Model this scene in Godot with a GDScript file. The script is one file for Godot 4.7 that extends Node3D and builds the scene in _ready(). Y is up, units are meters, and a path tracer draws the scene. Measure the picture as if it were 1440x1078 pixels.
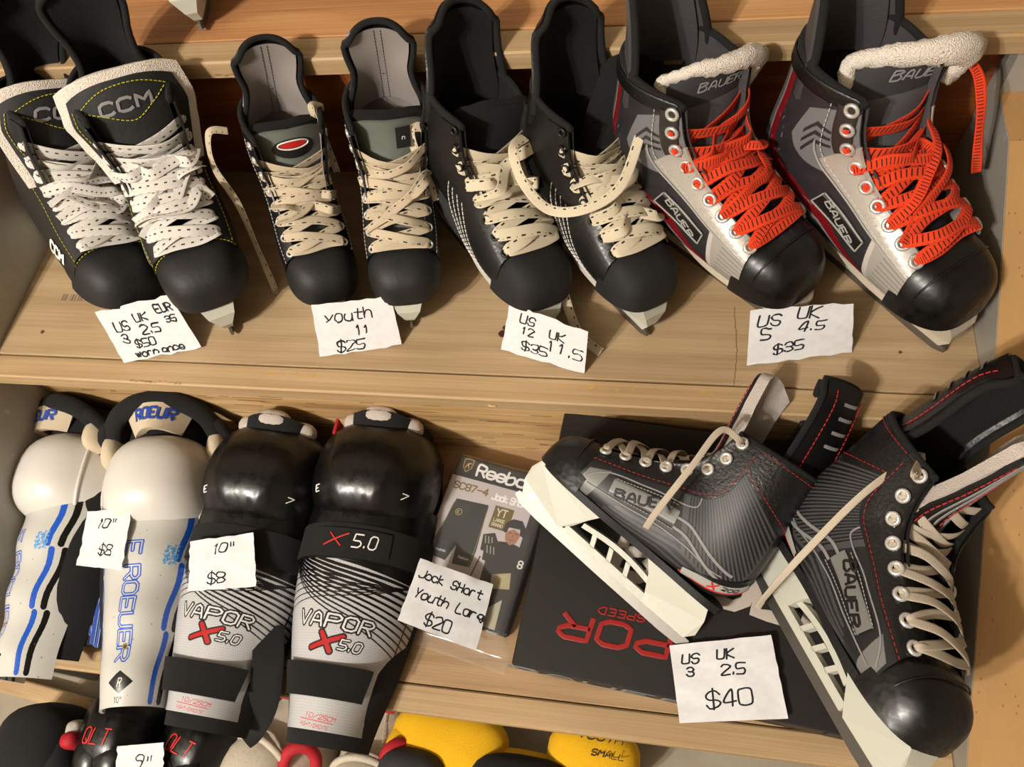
extends Node3D
# Second-hand hockey gear laid out on the steps of a wooden staircase.

const TREAD_D := 0.302      # going of one step
const RISE := 0.189
const LIP := 0.027          # how far a nosing overhangs its riser
const LIP_T := 0.021
const HALF := 0.525         # half the clear width between the stringers

var M := {}
var taken := {}
var rng := RandomNumberGenerator.new()

func _ready() -> void:
	rng.seed = 4711
	set_view()
	set_light()
	make_materials()
	build_stairs()
	build_room()
	build_skates()
	build_middle_gear()
	build_bottom_gear()
	build_top_gear()
	build_cards()

# ------------------------------------------------------------------ camera, environment, lamps
func set_view() -> void:
	var cam := Camera3D.new()
	cam.name = "camera"
	cam.keep_aspect = Camera3D.KEEP_HEIGHT
	cam.fov = rad_to_deg(2.0 * atan(539.0 / 1094.0))
	cam.position = Vector3(0.2304, 0.6885, 0.3337)
	cam.rotation = Vector3(-1.0644, 0.3882, -0.2985)
	cam.near = 0.02
	cam.far = 30.0
	add_child(cam)
	cam.current = true
	var we := WorldEnvironment.new()
	we.name = "environment"
	var e := Environment.new()
	e.background_mode = Environment.BG_COLOR
	e.background_color = Color(0.01, 0.01, 0.01)
	e.tonemap_mode = Environment.TONE_MAPPER_LINEAR
	e.tonemap_exposure = 1.0
	e.sdfgi_enabled = true
	e.ssao_enabled = true
	e.ssil_enabled = true
	we.environment = e
	add_child(we)

func set_light() -> void:
	# two bare bulbs side by side in a ceiling fitting, in the room in front of the steps, to the left
	for k in 2:
		var l := OmniLight3D.new()
		l.name = "bulb_light"
		l.position = Vector3(-0.98 + 0.17 * k, 1.68, 1.48 + 0.05 * k)
		l.light_color = Color(1.0, 0.975, 0.94)
		l.light_energy = 3.2
		l.light_size = 0.035
		l.omni_range = 8.0
		l.omni_attenuation = 2.0
		l.shadow_enabled = true
		add_child(l, true)

# ------------------------------------------------------------------ naming and tagging
func numbered(called: String) -> String:
	if not taken.has(called):
		taken[called] = 0
		return called
	taken[called] += 1
	return "%s_%03d" % [called, taken[called]]

func tag(o: Node3D, label: String, category: String, group := "", kind := "") -> Node3D:
	if label != "":
		o.set_meta("label", label)
	if category != "":
		o.set_meta("category", category)
	if group != "":
		o.set_meta("group", group)
	if kind != "":
		o.set_meta("kind", kind)
	return o

func thing(called: String, label: String, category: String, xf := Transform3D(), group := "") -> Node3D:
	var o := Node3D.new()
	o.name = numbered(called)
	add_child(o)
	o.transform = xf
	return tag(o, label, category, group)

func part(called: String, g: Geo, m: Material, parent: Node) -> MeshInstance3D:
	return put(called, g.mesh(), m, parent)

func put(called: String, mesh: Mesh, m: Material, parent: Node, xf := Transform3D()) -> MeshInstance3D:
	var o := MeshInstance3D.new()
	o.name = numbered(called) if parent == self else called
	o.mesh = mesh
	o.material_override = m
	o.cast_shadow = GeometryInstance3D.SHADOW_CASTING_SETTING_ON
	o.transform = xf
	parent.add_child(o, true)
	return o

func flat_xf(x: float, y: float, z: float, yaw_deg: float, pitch_deg := 0.0, roll_deg := 0.0, s := 1.0) -> Transform3D:
	var b := Basis(Vector3.UP, deg_to_rad(yaw_deg)) * Basis(Vector3.RIGHT, deg_to_rad(pitch_deg)) * Basis(Vector3.BACK, deg_to_rad(roll_deg))
	return Transform3D(b.scaled(Vector3(s, s, s)), Vector3(x, y, z))

# ------------------------------------------------------------------ geometry
class Geo:
	var v := PackedVector3Array()
	var n := PackedVector3Array()
	var uv := PackedVector2Array()
	var ix := PackedInt32Array()

	static func normals(P: Array, wrap := false) -> Array:
		var R := P.size()
		var C: int = P[0].size()
		var N := []
		for r in R:
			var a := PackedVector3Array()
			a.resize(C)
			N.append(a)
		for r in R - 1:
			for c in C - 1:
				var f: Vector3 = (P[r + 1][c + 1] - P[r][c]).cross(P[r][c + 1] - P[r + 1][c])
				N[r][c] += f
				N[r][c + 1] += f
				N[r + 1][c] += f
				N[r + 1][c + 1] += f
		for r in R:
			if wrap:
				var s: Vector3 = N[r][0] + N[r][C - 1]
				N[r][0] = s
				N[r][C - 1] = s
			for c in C:
				var q: Vector3 = N[r][c]
				N[r][c] = q.normalized() if q.length_squared() > 1e-24 else Vector3.UP
		return N

	func grid(P: Array, u0 := 0.0, v0 := 0.0, u1 := 1.0, v1 := 1.0, wrap := false) -> void:
		var R := P.size()
		var C: int = P[0].size()
		var N := Geo.normals(P, wrap)
		var b := v.size()
		for r in R:
			for c in C:
				v.append(P[r][c])
				n.append(N[r][c])
				uv.append(Vector2(lerpf(u0, u1, float(r) / (R - 1)), lerpf(v0, v1, float(c) / (C - 1))))
		for r in R - 1:
			for c in C - 1:
				var i := b + r * C + c
				ix.append_array(PackedInt32Array([i, i + 1, i + C + 1, i, i + C + 1, i + C]))

	func slab(P: Array, th: float) -> void:
		# a sheet of thickness th whose outer face is P
		var N := Geo.normals(P)
		var R := P.size()
		var C: int = P[0].size()
		var Q := []
		for r in R:
			var q := PackedVector3Array()
			for c in C:
				q.append(P[r][c] - N[r][c] * th)
			Q.append(q)
		grid(P)
		var B := []
		for r in R:
			var q2: PackedVector3Array = Q[R - 1 - r]
			B.append(q2)
		grid(B, 1.0, 0.0, 0.0, 1.0)
		var loop_p := PackedVector3Array()
		var loop_q := PackedVector3Array()
		for c in C:
			loop_p.append(P[0][c])
			loop_q.append(Q[0][c])
		for r in range(1, R):
			loop_p.append(P[r][C - 1])
			loop_q.append(Q[r][C - 1])
		for c in range(C - 2, -1, -1):
			loop_p.append(P[R - 1][c])
			loop_q.append(Q[R - 1][c])
		for r in range(R - 2, -1, -1):
			loop_p.append(P[r][0])
			loop_q.append(Q[r][0])
		grid([loop_p, loop_q])

	func tri(a: Vector3, b: Vector3, c: Vector3, ua := Vector2.ZERO, ub := Vector2.ZERO, uc := Vector2.ZERO) -> void:
		var f := (c - a).cross(b - a).normalized()
		var i := v.size()
		v.append_array(PackedVector3Array([a, b, c]))
		n.append_array(PackedVector3Array([f, f, f]))
		uv.append_array(PackedVector2Array([ua, ub, uc]))
		ix.append_array(PackedInt32Array([i, i + 1, i + 2]))

	func quad(a: Vector3, b: Vector3, c: Vector3, d: Vector3, ua := Vector2(0, 0), ub := Vector2(1, 0), uc := Vector2(1, 1), ud := Vector2(0, 1)) -> void:
		tri(a, b, c, ua, ub, uc)
		tri(a, c, d, ua, uc, ud)

	func outtri(a: Vector3, b: Vector3, c: Vector3, mid: Vector3, us: float, vs: float) -> void:
		var f := (c - a).cross(b - a)
		if f.dot((a + b + c) / 3.0 - mid) < 0.0:
			var t := b
			b = c
			c = t
		tri(a, b, c, Vector2(a.x * us, (a.z - a.y) * vs), Vector2(b.x * us, (b.z - b.y) * vs), Vector2(c.x * us, (c.z - c.y) * vs))

	# chamfered box; uv runs in metres, u along x
	func box(mid: Vector3, size: Vector3, bev := 0.0015, us := 1.0, vs := 1.0) -> void:
		var h := size * 0.5
		bev = minf(bev, minf(h.x, minf(h.y, h.z)) * 0.9)
		var V := {}
		for sx in [-1, 1]:
			for sy in [-1, 1]:
				for sz in [-1, 1]:
					for k in 3:
						var p := Vector3(sx * (h.x - bev), sy * (h.y - bev), sz * (h.z - bev))
						p[k] += [sx, sy, sz][k] * bev
						V[[sx, sy, sz, k]] = mid + p
					outtri(V[[sx, sy, sz, 0]], V[[sx, sy, sz, 1]], V[[sx, sy, sz, 2]], mid, us, vs)
		for k in 3:
			var l := (k + 1) % 3
			var m := (k + 2) % 3
			for s in [-1, 1]:
				var q := []
				for w in [[-1, -1], [-1, 1], [1, 1], [1, -1]]:
					var key := [0, 0, 0, k]
					key[k] = s
					key[l] = w[0]
					key[m] = w[1]
					q.append(V[key])
				outtri(q[0], q[1], q[2], mid, us, vs)
				outtri(q[0], q[2], q[3], mid, us, vs)
				for s2 in [-1, 1]:
					var e := []
					for w in [[-1, k], [1, k], [1, l], [-1, l]]:
						var key2 := [0, 0, 0, w[1]]
						key2[k] = s
						key2[l] = s2
						key2[m] = w[0]
						e.append(V[key2])
					outtri(e[0], e[1], e[2], mid, us, vs)
					outtri(e[0], e[2], e[3], mid, us, vs)

	func tube(path: PackedVector3Array, rad, sides := 8, squash := 1.0, cap := true, up0 := Vector3.UP, ulen := 1.0) -> void:
		var P := []
		var up := up0
		var L := 0.0
		for i in path.size():
			var t: Vector3 = (path[mini(i + 1, path.size() - 1)] - path[maxi(i - 1, 0)]).normalized()
			if absf(up.dot(t)) > 0.98:
				up = Vector3.RIGHT if absf(t.x) < 0.9 else Vector3.BACK
			up = (up - t * up.dot(t)).normalized()
			var sd := t.cross(up)
			var r: float = rad if rad is float else rad[i]
			var row := PackedVector3Array()
			for k in sides + 1:
				var a := TAU * (k % sides) / sides
				row.append(path[i] + sd * cos(a) * r + up * sin(a) * r * squash)
			if cap and i == 0:
				var r0 := PackedVector3Array()
				for q in row:
					r0.append(path[0])
				P.append(r0)
			P.append(row)
			if cap and i == path.size() - 1:
				var r1 := PackedVector3Array()
				for q in row:
					r1.append(path[i])
				P.append(r1)
			if i > 0:
				L += path[i].distance_to(path[i - 1])
		grid(P, 0.0, 0.0, L / ulen, 1.0, true)

	# flat band (lace, strap); ups gives the way its face looks
	func band(path: PackedVector3Array, ups: PackedVector3Array, w, th: float, ulen := 0.012) -> void:
		var P := []
		var L := 0.0
		for i in path.size():
			var t: Vector3 = (path[mini(i + 1, path.size() - 1)] - path[maxi(i - 1, 0)]).normalized()
			var u: Vector3 = ups[i]
			u = (u - t * u.dot(t)).normalized()
			var sd := t.cross(u)
			var ww: float = w if w is float else w[i]
			var row := PackedVector3Array()
			for k in 9:
				var a := TAU * (k % 8) / 8.0 + PI / 8.0
				var cx := cos(a)
				var cy := sin(a)
				cx = signf(cx) * pow(absf(cx), 0.45)
				cy = signf(cy) * pow(absf(cy), 0.8)
				row.append(path[i] + sd * cx * ww * 0.5 + u * cy * th * 0.5)
			P.append(row)
			if i > 0:
				L += path[i].distance_to(path[i - 1])
		grid(P, 0.0, 0.0, L / ulen, 2.0, true)

	# side profile in (z, y) drawn out to both sides in x; hw is a number or a function of y
	func prism(poly: PackedVector2Array, hw) -> void:
		var tr := Geometry2D.triangulate_polygon(poly)
		var m := Vector2.ZERO
		for p in poly:
			m += p / poly.size()
		var mid := Vector3(0, m.y, m.x)
		for s in [-1.0, 1.0]:
			for k in range(0, tr.size(), 3):
				var q := []
				for j in 3:
					var p: Vector2 = poly[tr[k + j]]
					var h: float = hw if hw is float else hw.call(p.y)
					q.append(Vector3(s * h, p.y, p.x))
				outtri(q[0], q[1], q[2], Vector3(0, q[0].y, q[0].z), 1.0, 1.0)
		var cw := Geometry2D.is_polygon_clockwise(poly)
		for k in poly.size():
			var a: Vector2 = poly[k]
			var b: Vector2 = poly[(k + 1) % poly.size()]
			var ha: float = hw if hw is float else hw.call(a.y)
			var hb: float = hw if hw is float else hw.call(b.y)
			var p0 := Vector3(-ha, a.y, a.x)
			var p1 := Vector3(ha, a.y, a.x)
			var p2 := Vector3(hb, b.y, b.x)
			var p3 := Vector3(-hb, b.y, b.x)
			if cw:
				quad(p0, p1, p2, p3)
			else:
				quad(p3, p2, p1, p0)

	# outline in (x, z) drawn up from y0 to y1
	func plate(poly: PackedVector2Array, y0: float, y1: float) -> void:
		var tr := Geometry2D.triangulate_polygon(poly)
		var m := Vector2.ZERO
		for p in poly:
			m += p / poly.size()
		for y in [y0, y1]:
			for k in range(0, tr.size(), 3):
				var q := []
				for j in 3:
					q.append(Vector3(poly[tr[k + j]].x, y, poly[tr[k + j]].y))
				outtri(q[0], q[1], q[2], Vector3(q[0].x, (y0 + y1) * 0.5, q[0].z), 1.0, 1.0)
		var A := PackedVector3Array()
		var B := PackedVector3Array()
		for k in poly.size() + 1:
			var p2 := poly[k % poly.size()]
			A.append(Vector3(p2.x, y0, p2.y))
			B.append(Vector3(p2.x, y1, p2.y))
		grid([A, B], 0, 0, 1, 1, true)

	func ring(mid: Vector3, axis: Vector3, r: float, t: float, sides := 14) -> void:
		var a := axis.normalized()
		var e := a.cross(Vector3.UP if absf(a.y) < 0.9 else Vector3.RIGHT).normalized()
		var f := a.cross(e)
		var P := []
		for i in sides + 1:
			var q := TAU * (i % sides) / sides
			var d := e * cos(q) + f * sin(q)
			var row := PackedVector3Array()
			for k in 7:
				var w := TAU * (k % 6) / 6.0
				row.append(mid + d * (r + cos(w) * t) + a * sin(w) * t)
			P.append(row)
		grid(P, 0, 0, 1, 1, true)

	# rounded blob: superellipsoid
	func blob(mid: Vector3, h: Vector3, e1 := 1.0, e2 := 1.0, ry := 14, rx := 24, fn = null) -> void:
		var P := []
		for i in ry + 1:
			var a := -PI / 2 + PI * i / ry
			var row := PackedVector3Array()
			for k in rx + 1:
				var b := TAU * (k % rx) / rx
				var p := Vector3(Geo.sp(cos(a), e1) * Geo.sp(cos(b), e2), Geo.sp(sin(a), e1), Geo.sp(cos(a), e1) * Geo.sp(sin(b), e2)) * h
				if fn != null:
					p = fn.call(p)
				row.append(mid + p)
			P.append(row)
		grid(P, 0, 0, 1, 1, true)

	static func sp(x: float, e: float) -> float:
		return signf(x) * pow(absf(x), e)

	func moved(xf: Transform3D) -> Geo:
		for i in v.size():
			v[i] = xf * v[i]
			n[i] = (xf.basis * n[i]).normalized()
		return self

	func join(g: Geo) -> void:
		var b := v.size()
		v.append_array(g.v)
		n.append_array(g.n)
		uv.append_array(g.uv)
		for i in g.ix:
			ix.append(i + b)

	func mesh() -> ArrayMesh:
		var a := []
		a.resize(Mesh.ARRAY_MAX)
		a[Mesh.ARRAY_VERTEX] = v
		a[Mesh.ARRAY_NORMAL] = n
		a[Mesh.ARRAY_TEX_UV] = uv
		a[Mesh.ARRAY_INDEX] = ix
		var m := ArrayMesh.new()
		m.add_surface_from_arrays(Mesh.PRIMITIVE_TRIANGLES, a)
		return m

# smooth curve through points
func curve3(pts: Array, n: int) -> PackedVector3Array:
	var out := PackedVector3Array()
	var k := pts.size() - 1
	for i in n + 1:
		var t := float(i) / n * k
		var j := mini(int(t), k - 1)
		var f := t - j
		var p0: Vector3 = pts[maxi(j - 1, 0)]
		var p1: Vector3 = pts[j]
		var p2: Vector3 = pts[j + 1]
		var p3: Vector3 = pts[mini(j + 2, k)]
		out.append(p1.cubic_interpolate(p2, p0, p3, f))
	return out

func curve2(pts: Array, n: int, closed := false) -> PackedVector2Array:
	var out := PackedVector2Array()
	var m := pts.size()
	var k := m if closed else m - 1
	for i in (n if closed else n + 1):
		var t := float(i) / n * k
		var j := mini(int(t), k - 1)
		var f := t - j
		var p0: Vector2 = pts[(j - 1 + m) % m] if closed else pts[maxi(j - 1, 0)]
		var p1: Vector2 = pts[j % m]
		var p2: Vector2 = pts[(j + 1) % m]
		var p3: Vector2 = pts[(j + 2) % m] if closed else pts[mini(j + 2, k)]
		out.append(p1.cubic_interpolate(p2, p0, p3, f))
	return out

# value of a table of number rows at t in 0..1, smooth
func table(rows: Array, t: float) -> PackedFloat32Array:
	var k := rows.size() - 1
	var u := clampf(t, 0.0, 1.0) * k
	var j := mini(int(u), k - 1)
	var f := u - j
	var out := PackedFloat32Array()
	for c in rows[0].size():
		out.append(cubic_interpolate(rows[j][c], rows[j + 1][c], rows[maxi(j - 1, 0)][c], rows[mini(j + 2, k)][c], f))
	return out

# ------------------------------------------------------------------ lettering drawn with strokes
# each glyph on a 4 x 6 raster; strokes parted by ; points by space
const GL := {
	"A": "00 15 26 35 40;12 32", "B": "00 06 36 45 34 03;33 42 41 30 00", "C": "45 36 16 05 01 10 30 41", "D": "00 06 26 44 42 20 00", "E": "40 00 06 46;03 33",
	"F": "00 06 46;03 33", "G": "45 36 16 05 01 10 30 41 43 23", "H": "00 06;40 46;03 43", "I": "20 26", "J": "46 41 30 10 01", "K": "00 06;46 03 40", "L": "06 00 40",
	"M": "00 06 23 46 40", "N": "00 06 40 46", "O": "10 01 05 16 36 45 41 30 10", "P": "00 06 36 45 44 33 03", "Q": "10 01 05 16 36 45 41 30 10;22 40", "R": "00 06 36 45 44 33 03;23 40",
	"S": "45 36 16 05 04 13 33 42 41 30 10 01", "T": "20 26;06 46", "U": "06 01 10 30 41 46", "V": "06 20 46", "W": "06 10 24 30 46", "X": "00 46;06 40", "Y": "06 23 46;23 20", "Z": "06 46 00 40",
	"0": "10 01 05 16 36 45 41 30 10", "1": "15 26 20", "2": "05 16 36 45 44 00 40", "3": "05 16 36 45 44 33 13;33 42 41 30 10 01", "4": "30 36 02 42", "5": "46 06 03 33 42 41 30 00", "7": "06 46 10",
	"8": "13 04 05 16 36 45 44 33 13 02 01 10 30 41 42 33", "9": "42 43 34 14 05 06 17 37 46 42 31 10", "$": "45 36 16 05 04 13 33 42 41 30 10 01;27 2", "-": "03 43", ".": "20 21", "\"": "16 14;36 34", "/": "00 46",
	"a": "43 34 14 03 01 10 30 42;44 41 40", "b": "06 00 30 42 34 03", "c": "43 34 14 03 01 10 30 41", "e": "02 42 43 34 14 03 01 10 30 41", "g": "43 34 14 03 02 11 31 43;44 4 12", "h": "06 00;02 14 34 43 40", "k": "06 00;34 02 40", "n": "04 00;02 14 34 43 40",
	"o": "10 01 03 14 34 43 41 30 10", "r": "04 00;02 14 34", "t": "26 21 30 40;04 44", "u": "04 01 10 30 42;44 40", "w": "04 10 23 30 44", "y": "04 21;44 10", "s": "43 34 14 03 12 32 41 30 10 01", "d": "46 40;42 34 14 02 11 30 42",
	"i": "20 24", "l": "26 20",
}

# strokes of a line of text; capital height 1, starts at x = 0
func text_lines(text: String, slant := 0.0, gap := 0.28, wide := 0.62) -> Array:
	var out := []
	var x := 0.0
	for ch in text:
		if ch == " ":
			x += wide * 0.7
			continue
		var adv := wide
		if ch in ["I", ".", "i", "l"]:
			adv = wide * 0.35
		if GL.has(ch):
			for s in GL[ch].split(";"):
				var l := PackedVector2Array()
				for p in s.split(" "):
					var px := float(p.substr(0, 1)) / 4.0
					var py := float(p.substr(1)) / 6.0 if p.length() > 1 else -0.12
					if adv < wide * 0.5:
						px -= 0.33
					l.append(Vector2(x + px * wide + py * slant, py))
				out.append(l)
		x += adv + gap * wide
	return out

func text_width(lines: Array) -> float:
	var w := 0.0
	for l in lines:
		for p in l:
			w = maxf(w, p.x)
	return w

# paint a text into an image; at = left end of the baseline in pixels
func ink_text(img: Image, text: String, at: Vector2, cap: float, thick: float, col: Color, angle := 0.0, slant := 0.0, wide := 0.62, hand := 0.0, round_it := false) -> void:
	for l in text_lines(text, slant, 0.28, wide):
		var pts := []
		for p in l:
			var q := Vector2(p.x + rng.randf_range(-hand, hand), -p.y + rng.randf_range(-hand, hand)) * cap
			pts.append(at + q.rotated(angle))
		ink_line(img, pts, thick, col, round_it)

func ink_line(img: Image, pts: Array, thick: float, col: Color, round_it := false) -> void:
	var path: Array = pts
	if round_it and pts.size() > 2:
		path = Array(curve2(pts, (pts.size() - 1) * 6))
	for i in path.size() - 1:
		var a: Vector2 = path[i]
		var b: Vector2 = path[i + 1]
		var n := maxi(1, int(a.distance_to(b) / maxf(1.0, thick * 0.3)))
		for k in n + 1:
			disc(img, a.lerp(b, float(k) / n), thick * 0.5, col)

func disc(img: Image, c: Vector2, r: float, col: Color) -> void:
	var y0 := int(round(c.y - r))
	var y1 := int(round(c.y + r))
	for y in range(y0, maxi(y1, y0 + 1)):
		var d := r * r - (y + 0.5 - c.y) * (y + 0.5 - c.y)
		var h := sqrt(maxf(d, 0.2))
		img.fill_rect(Rect2i(int(round(c.x - h)), y, maxi(1, int(round(2 * h))), 1), col)

# fill a polygon
func ink_poly(img: Image, pts: Array, col: Color) -> void:
	var lo := 1e9
	var hi := -1e9
	for p in pts:
		lo = minf(lo, p.y)
		hi = maxf(hi, p.y)
	for y in range(maxi(0, int(floor(lo))), mini(img.get_height() - 1, int(ceil(hi))) + 1):
		var yy := y + 0.5
		var xs := []
		for k in pts.size():
			var a: Vector2 = pts[k]
			var b: Vector2 = pts[(k + 1) % pts.size()]
			if (a.y <= yy) != (b.y <= yy):
				xs.append(a.x + (yy - a.y) / (b.y - a.y) * (b.x - a.x))
		xs.sort()
		for k in range(0, xs.size() - 1, 2):
			var x0 := int(round(xs[k]))
			var x1 := int(round(xs[k + 1]))
			if x1 > x0:
				img.fill_rect(Rect2i(x0, y, x1 - x0, 1), col)

func scaled_pts(flat: Array, w: float, h: float) -> Array:
	var out := []
	for k in range(0, flat.size(), 2):
		out.append(Vector2(flat[k] * w, flat[k + 1] * h))
	return out

func new_img(w: int, h: int, col: Color) -> Image:
	var img := Image.create(w, h, false, Image.FORMAT_RGB8)
	img.fill(col)
	return img

# strokes as raised print on a surface: at(p: Vector2) gives the place of a point of the text plane
func print_on(g: Geo, lines: Array, at: Callable, up: Callable, thick: float) -> void:
	for l in lines:
		var pts := PackedVector3Array()
		var ups := PackedVector3Array()
		for i in l.size() - 1:
			var m := maxi(1, int(ceil(l[i].distance_to(l[i + 1]) / 0.3)))
			for k in m:
				pts.append(at.call(l[i].lerp(l[i + 1], float(k) / m)))
				ups.append(up.call(l[i].lerp(l[i + 1], float(k) / m)))
		pts.append(at.call(l[l.size() - 1]))
		ups.append(up.call(l[l.size() - 1]))
		if pts.size() > 1:
			g.band(pts, ups, thick, 0.0005, 1.0)

# dashes of thread along a path
func stitch(g: Geo, path: PackedVector3Array, dash := 0.0035, gap := 0.002, r := 0.00045) -> void:
	var acc := PackedVector3Array()
	var on := true
	var left := dash
	for i in path.size() - 1:
		var a := path[i]
		var b := path[i + 1]
		var d := a.distance_to(b)
		var x := 0.0
		if on and acc.is_empty():
			acc.append(a)
		while d - x > left:
			x += left
			var p := a.lerp(b, x / d)
			if on:
				acc.append(p)
				g.tube(acc, r, 5)
				acc = PackedVector3Array()
				left = gap
			else:
				acc.append(p)
				left = dash
			on = not on
		left -= d - x
		if on:
			acc.append(b)

# ------------------------------------------------------------------ materials
func mat(key: String, col: Color, rough := 0.6, metal := 0.0, bump := "", bump_scale := 1.0, bump_rep := 40.0) -> StandardMaterial3D:
	if M.has(key):
		return M[key]
	var m := StandardMaterial3D.new()
	m.albedo_color = col
	m.roughness = rough
	m.metallic = metal
	m.cull_mode = BaseMaterial3D.CULL_DISABLED
	if bump != "":
		m.normal_enabled = true
		m.normal_texture = M[bump]
		m.normal_scale = bump_scale
		m.uv1_triplanar = true
		m.uv1_scale = Vector3(bump_rep, bump_rep, bump_rep)
	M[key] = m
	return m

func tex_mat(key: String, img: Image, rough := 0.6, metal := 0.0) -> StandardMaterial3D:
	img.generate_mipmaps()
	var m := mat(key, Color.WHITE, rough, metal)
	m.albedo_texture = ImageTexture.create_from_image(img)
	return m

func bump_tex(key: String, type: int, freq: float, strength: float, sd: int, oct := 3) -> void:
	var f := FastNoiseLite.new()
	f.noise_type = type as FastNoiseLite.NoiseType
	f.frequency = freq
	f.seed = sd
	f.fractal_octaves = oct
	f.fractal_type = FastNoiseLite.FRACTAL_FBM if type != FastNoiseLite.TYPE_CELLULAR else FastNoiseLite.FRACTAL_NONE
	var img := f.get_seamless_image(256, 256)
	img.bump_map_to_normal_map(strength)
	M[key] = ImageTexture.create_from_image(img)

func noise(freq: float, sd: int, oct := 3) -> FastNoiseLite:
	var f := FastNoiseLite.new()
	f.noise_type = FastNoiseLite.TYPE_SIMPLEX_SMOOTH
	f.frequency = freq
	f.seed = sd
	f.fractal_octaves = oct
	return f

# timber: long grain runs along the picture's width
func wood_img(w: int, h: int, dark: Color, mid: Color, light: Color, sd: int, stretch: float, waves: float, coarse := 1.0) -> Image:
	var img := Image.create(w, h, false, Image.FORMAT_RGB8)
	var n1 := noise(0.011, sd, 4)
	var n2 := noise(0.09, sd + 1, 2)
	var n3 := noise(0.0045, sd + 2, 2)
	for y in h:
		for x in w:
			var big := n3.get_noise_2d(x * 0.9, y * 2.2)
			var g := n1.get_noise_2d(x / stretch * 2.0, y * 2.6 * coarse + big * waves)
			var fine := n2.get_noise_2d(x / stretch, y * 5.0)
			var t := clampf(0.5 + g * 0.42 + fine * 0.26 + big * 0.22, 0.0, 1.0)
			var c := dark.lerp(mid, t * 2.0) if t < 0.5 else mid.lerp(light, t * 2.0 - 1.0)
			img.set_pixel(x, y, c)
	return img

# scuffs, stains and paint drips on an even coat
func paint_img(w: int, h: int, base: Color, other: Color, sd: int) -> Image:
	var img := Image.create(w, h, false, Image.FORMAT_RGB8)
	var n1 := noise(0.012, sd, 4)
	var n2 := noise(0.15, sd + 3, 2)
	for y in h:
		for x in w:
			var t := clampf(n1.get_noise_2d(x, y) * 0.8 + n2.get_noise_2d(x, y) * 0.25, -0.6, 0.6)
			img.set_pixel(x, y, base.lerp(other, 0.35 + t * 0.5))
	return img

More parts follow.
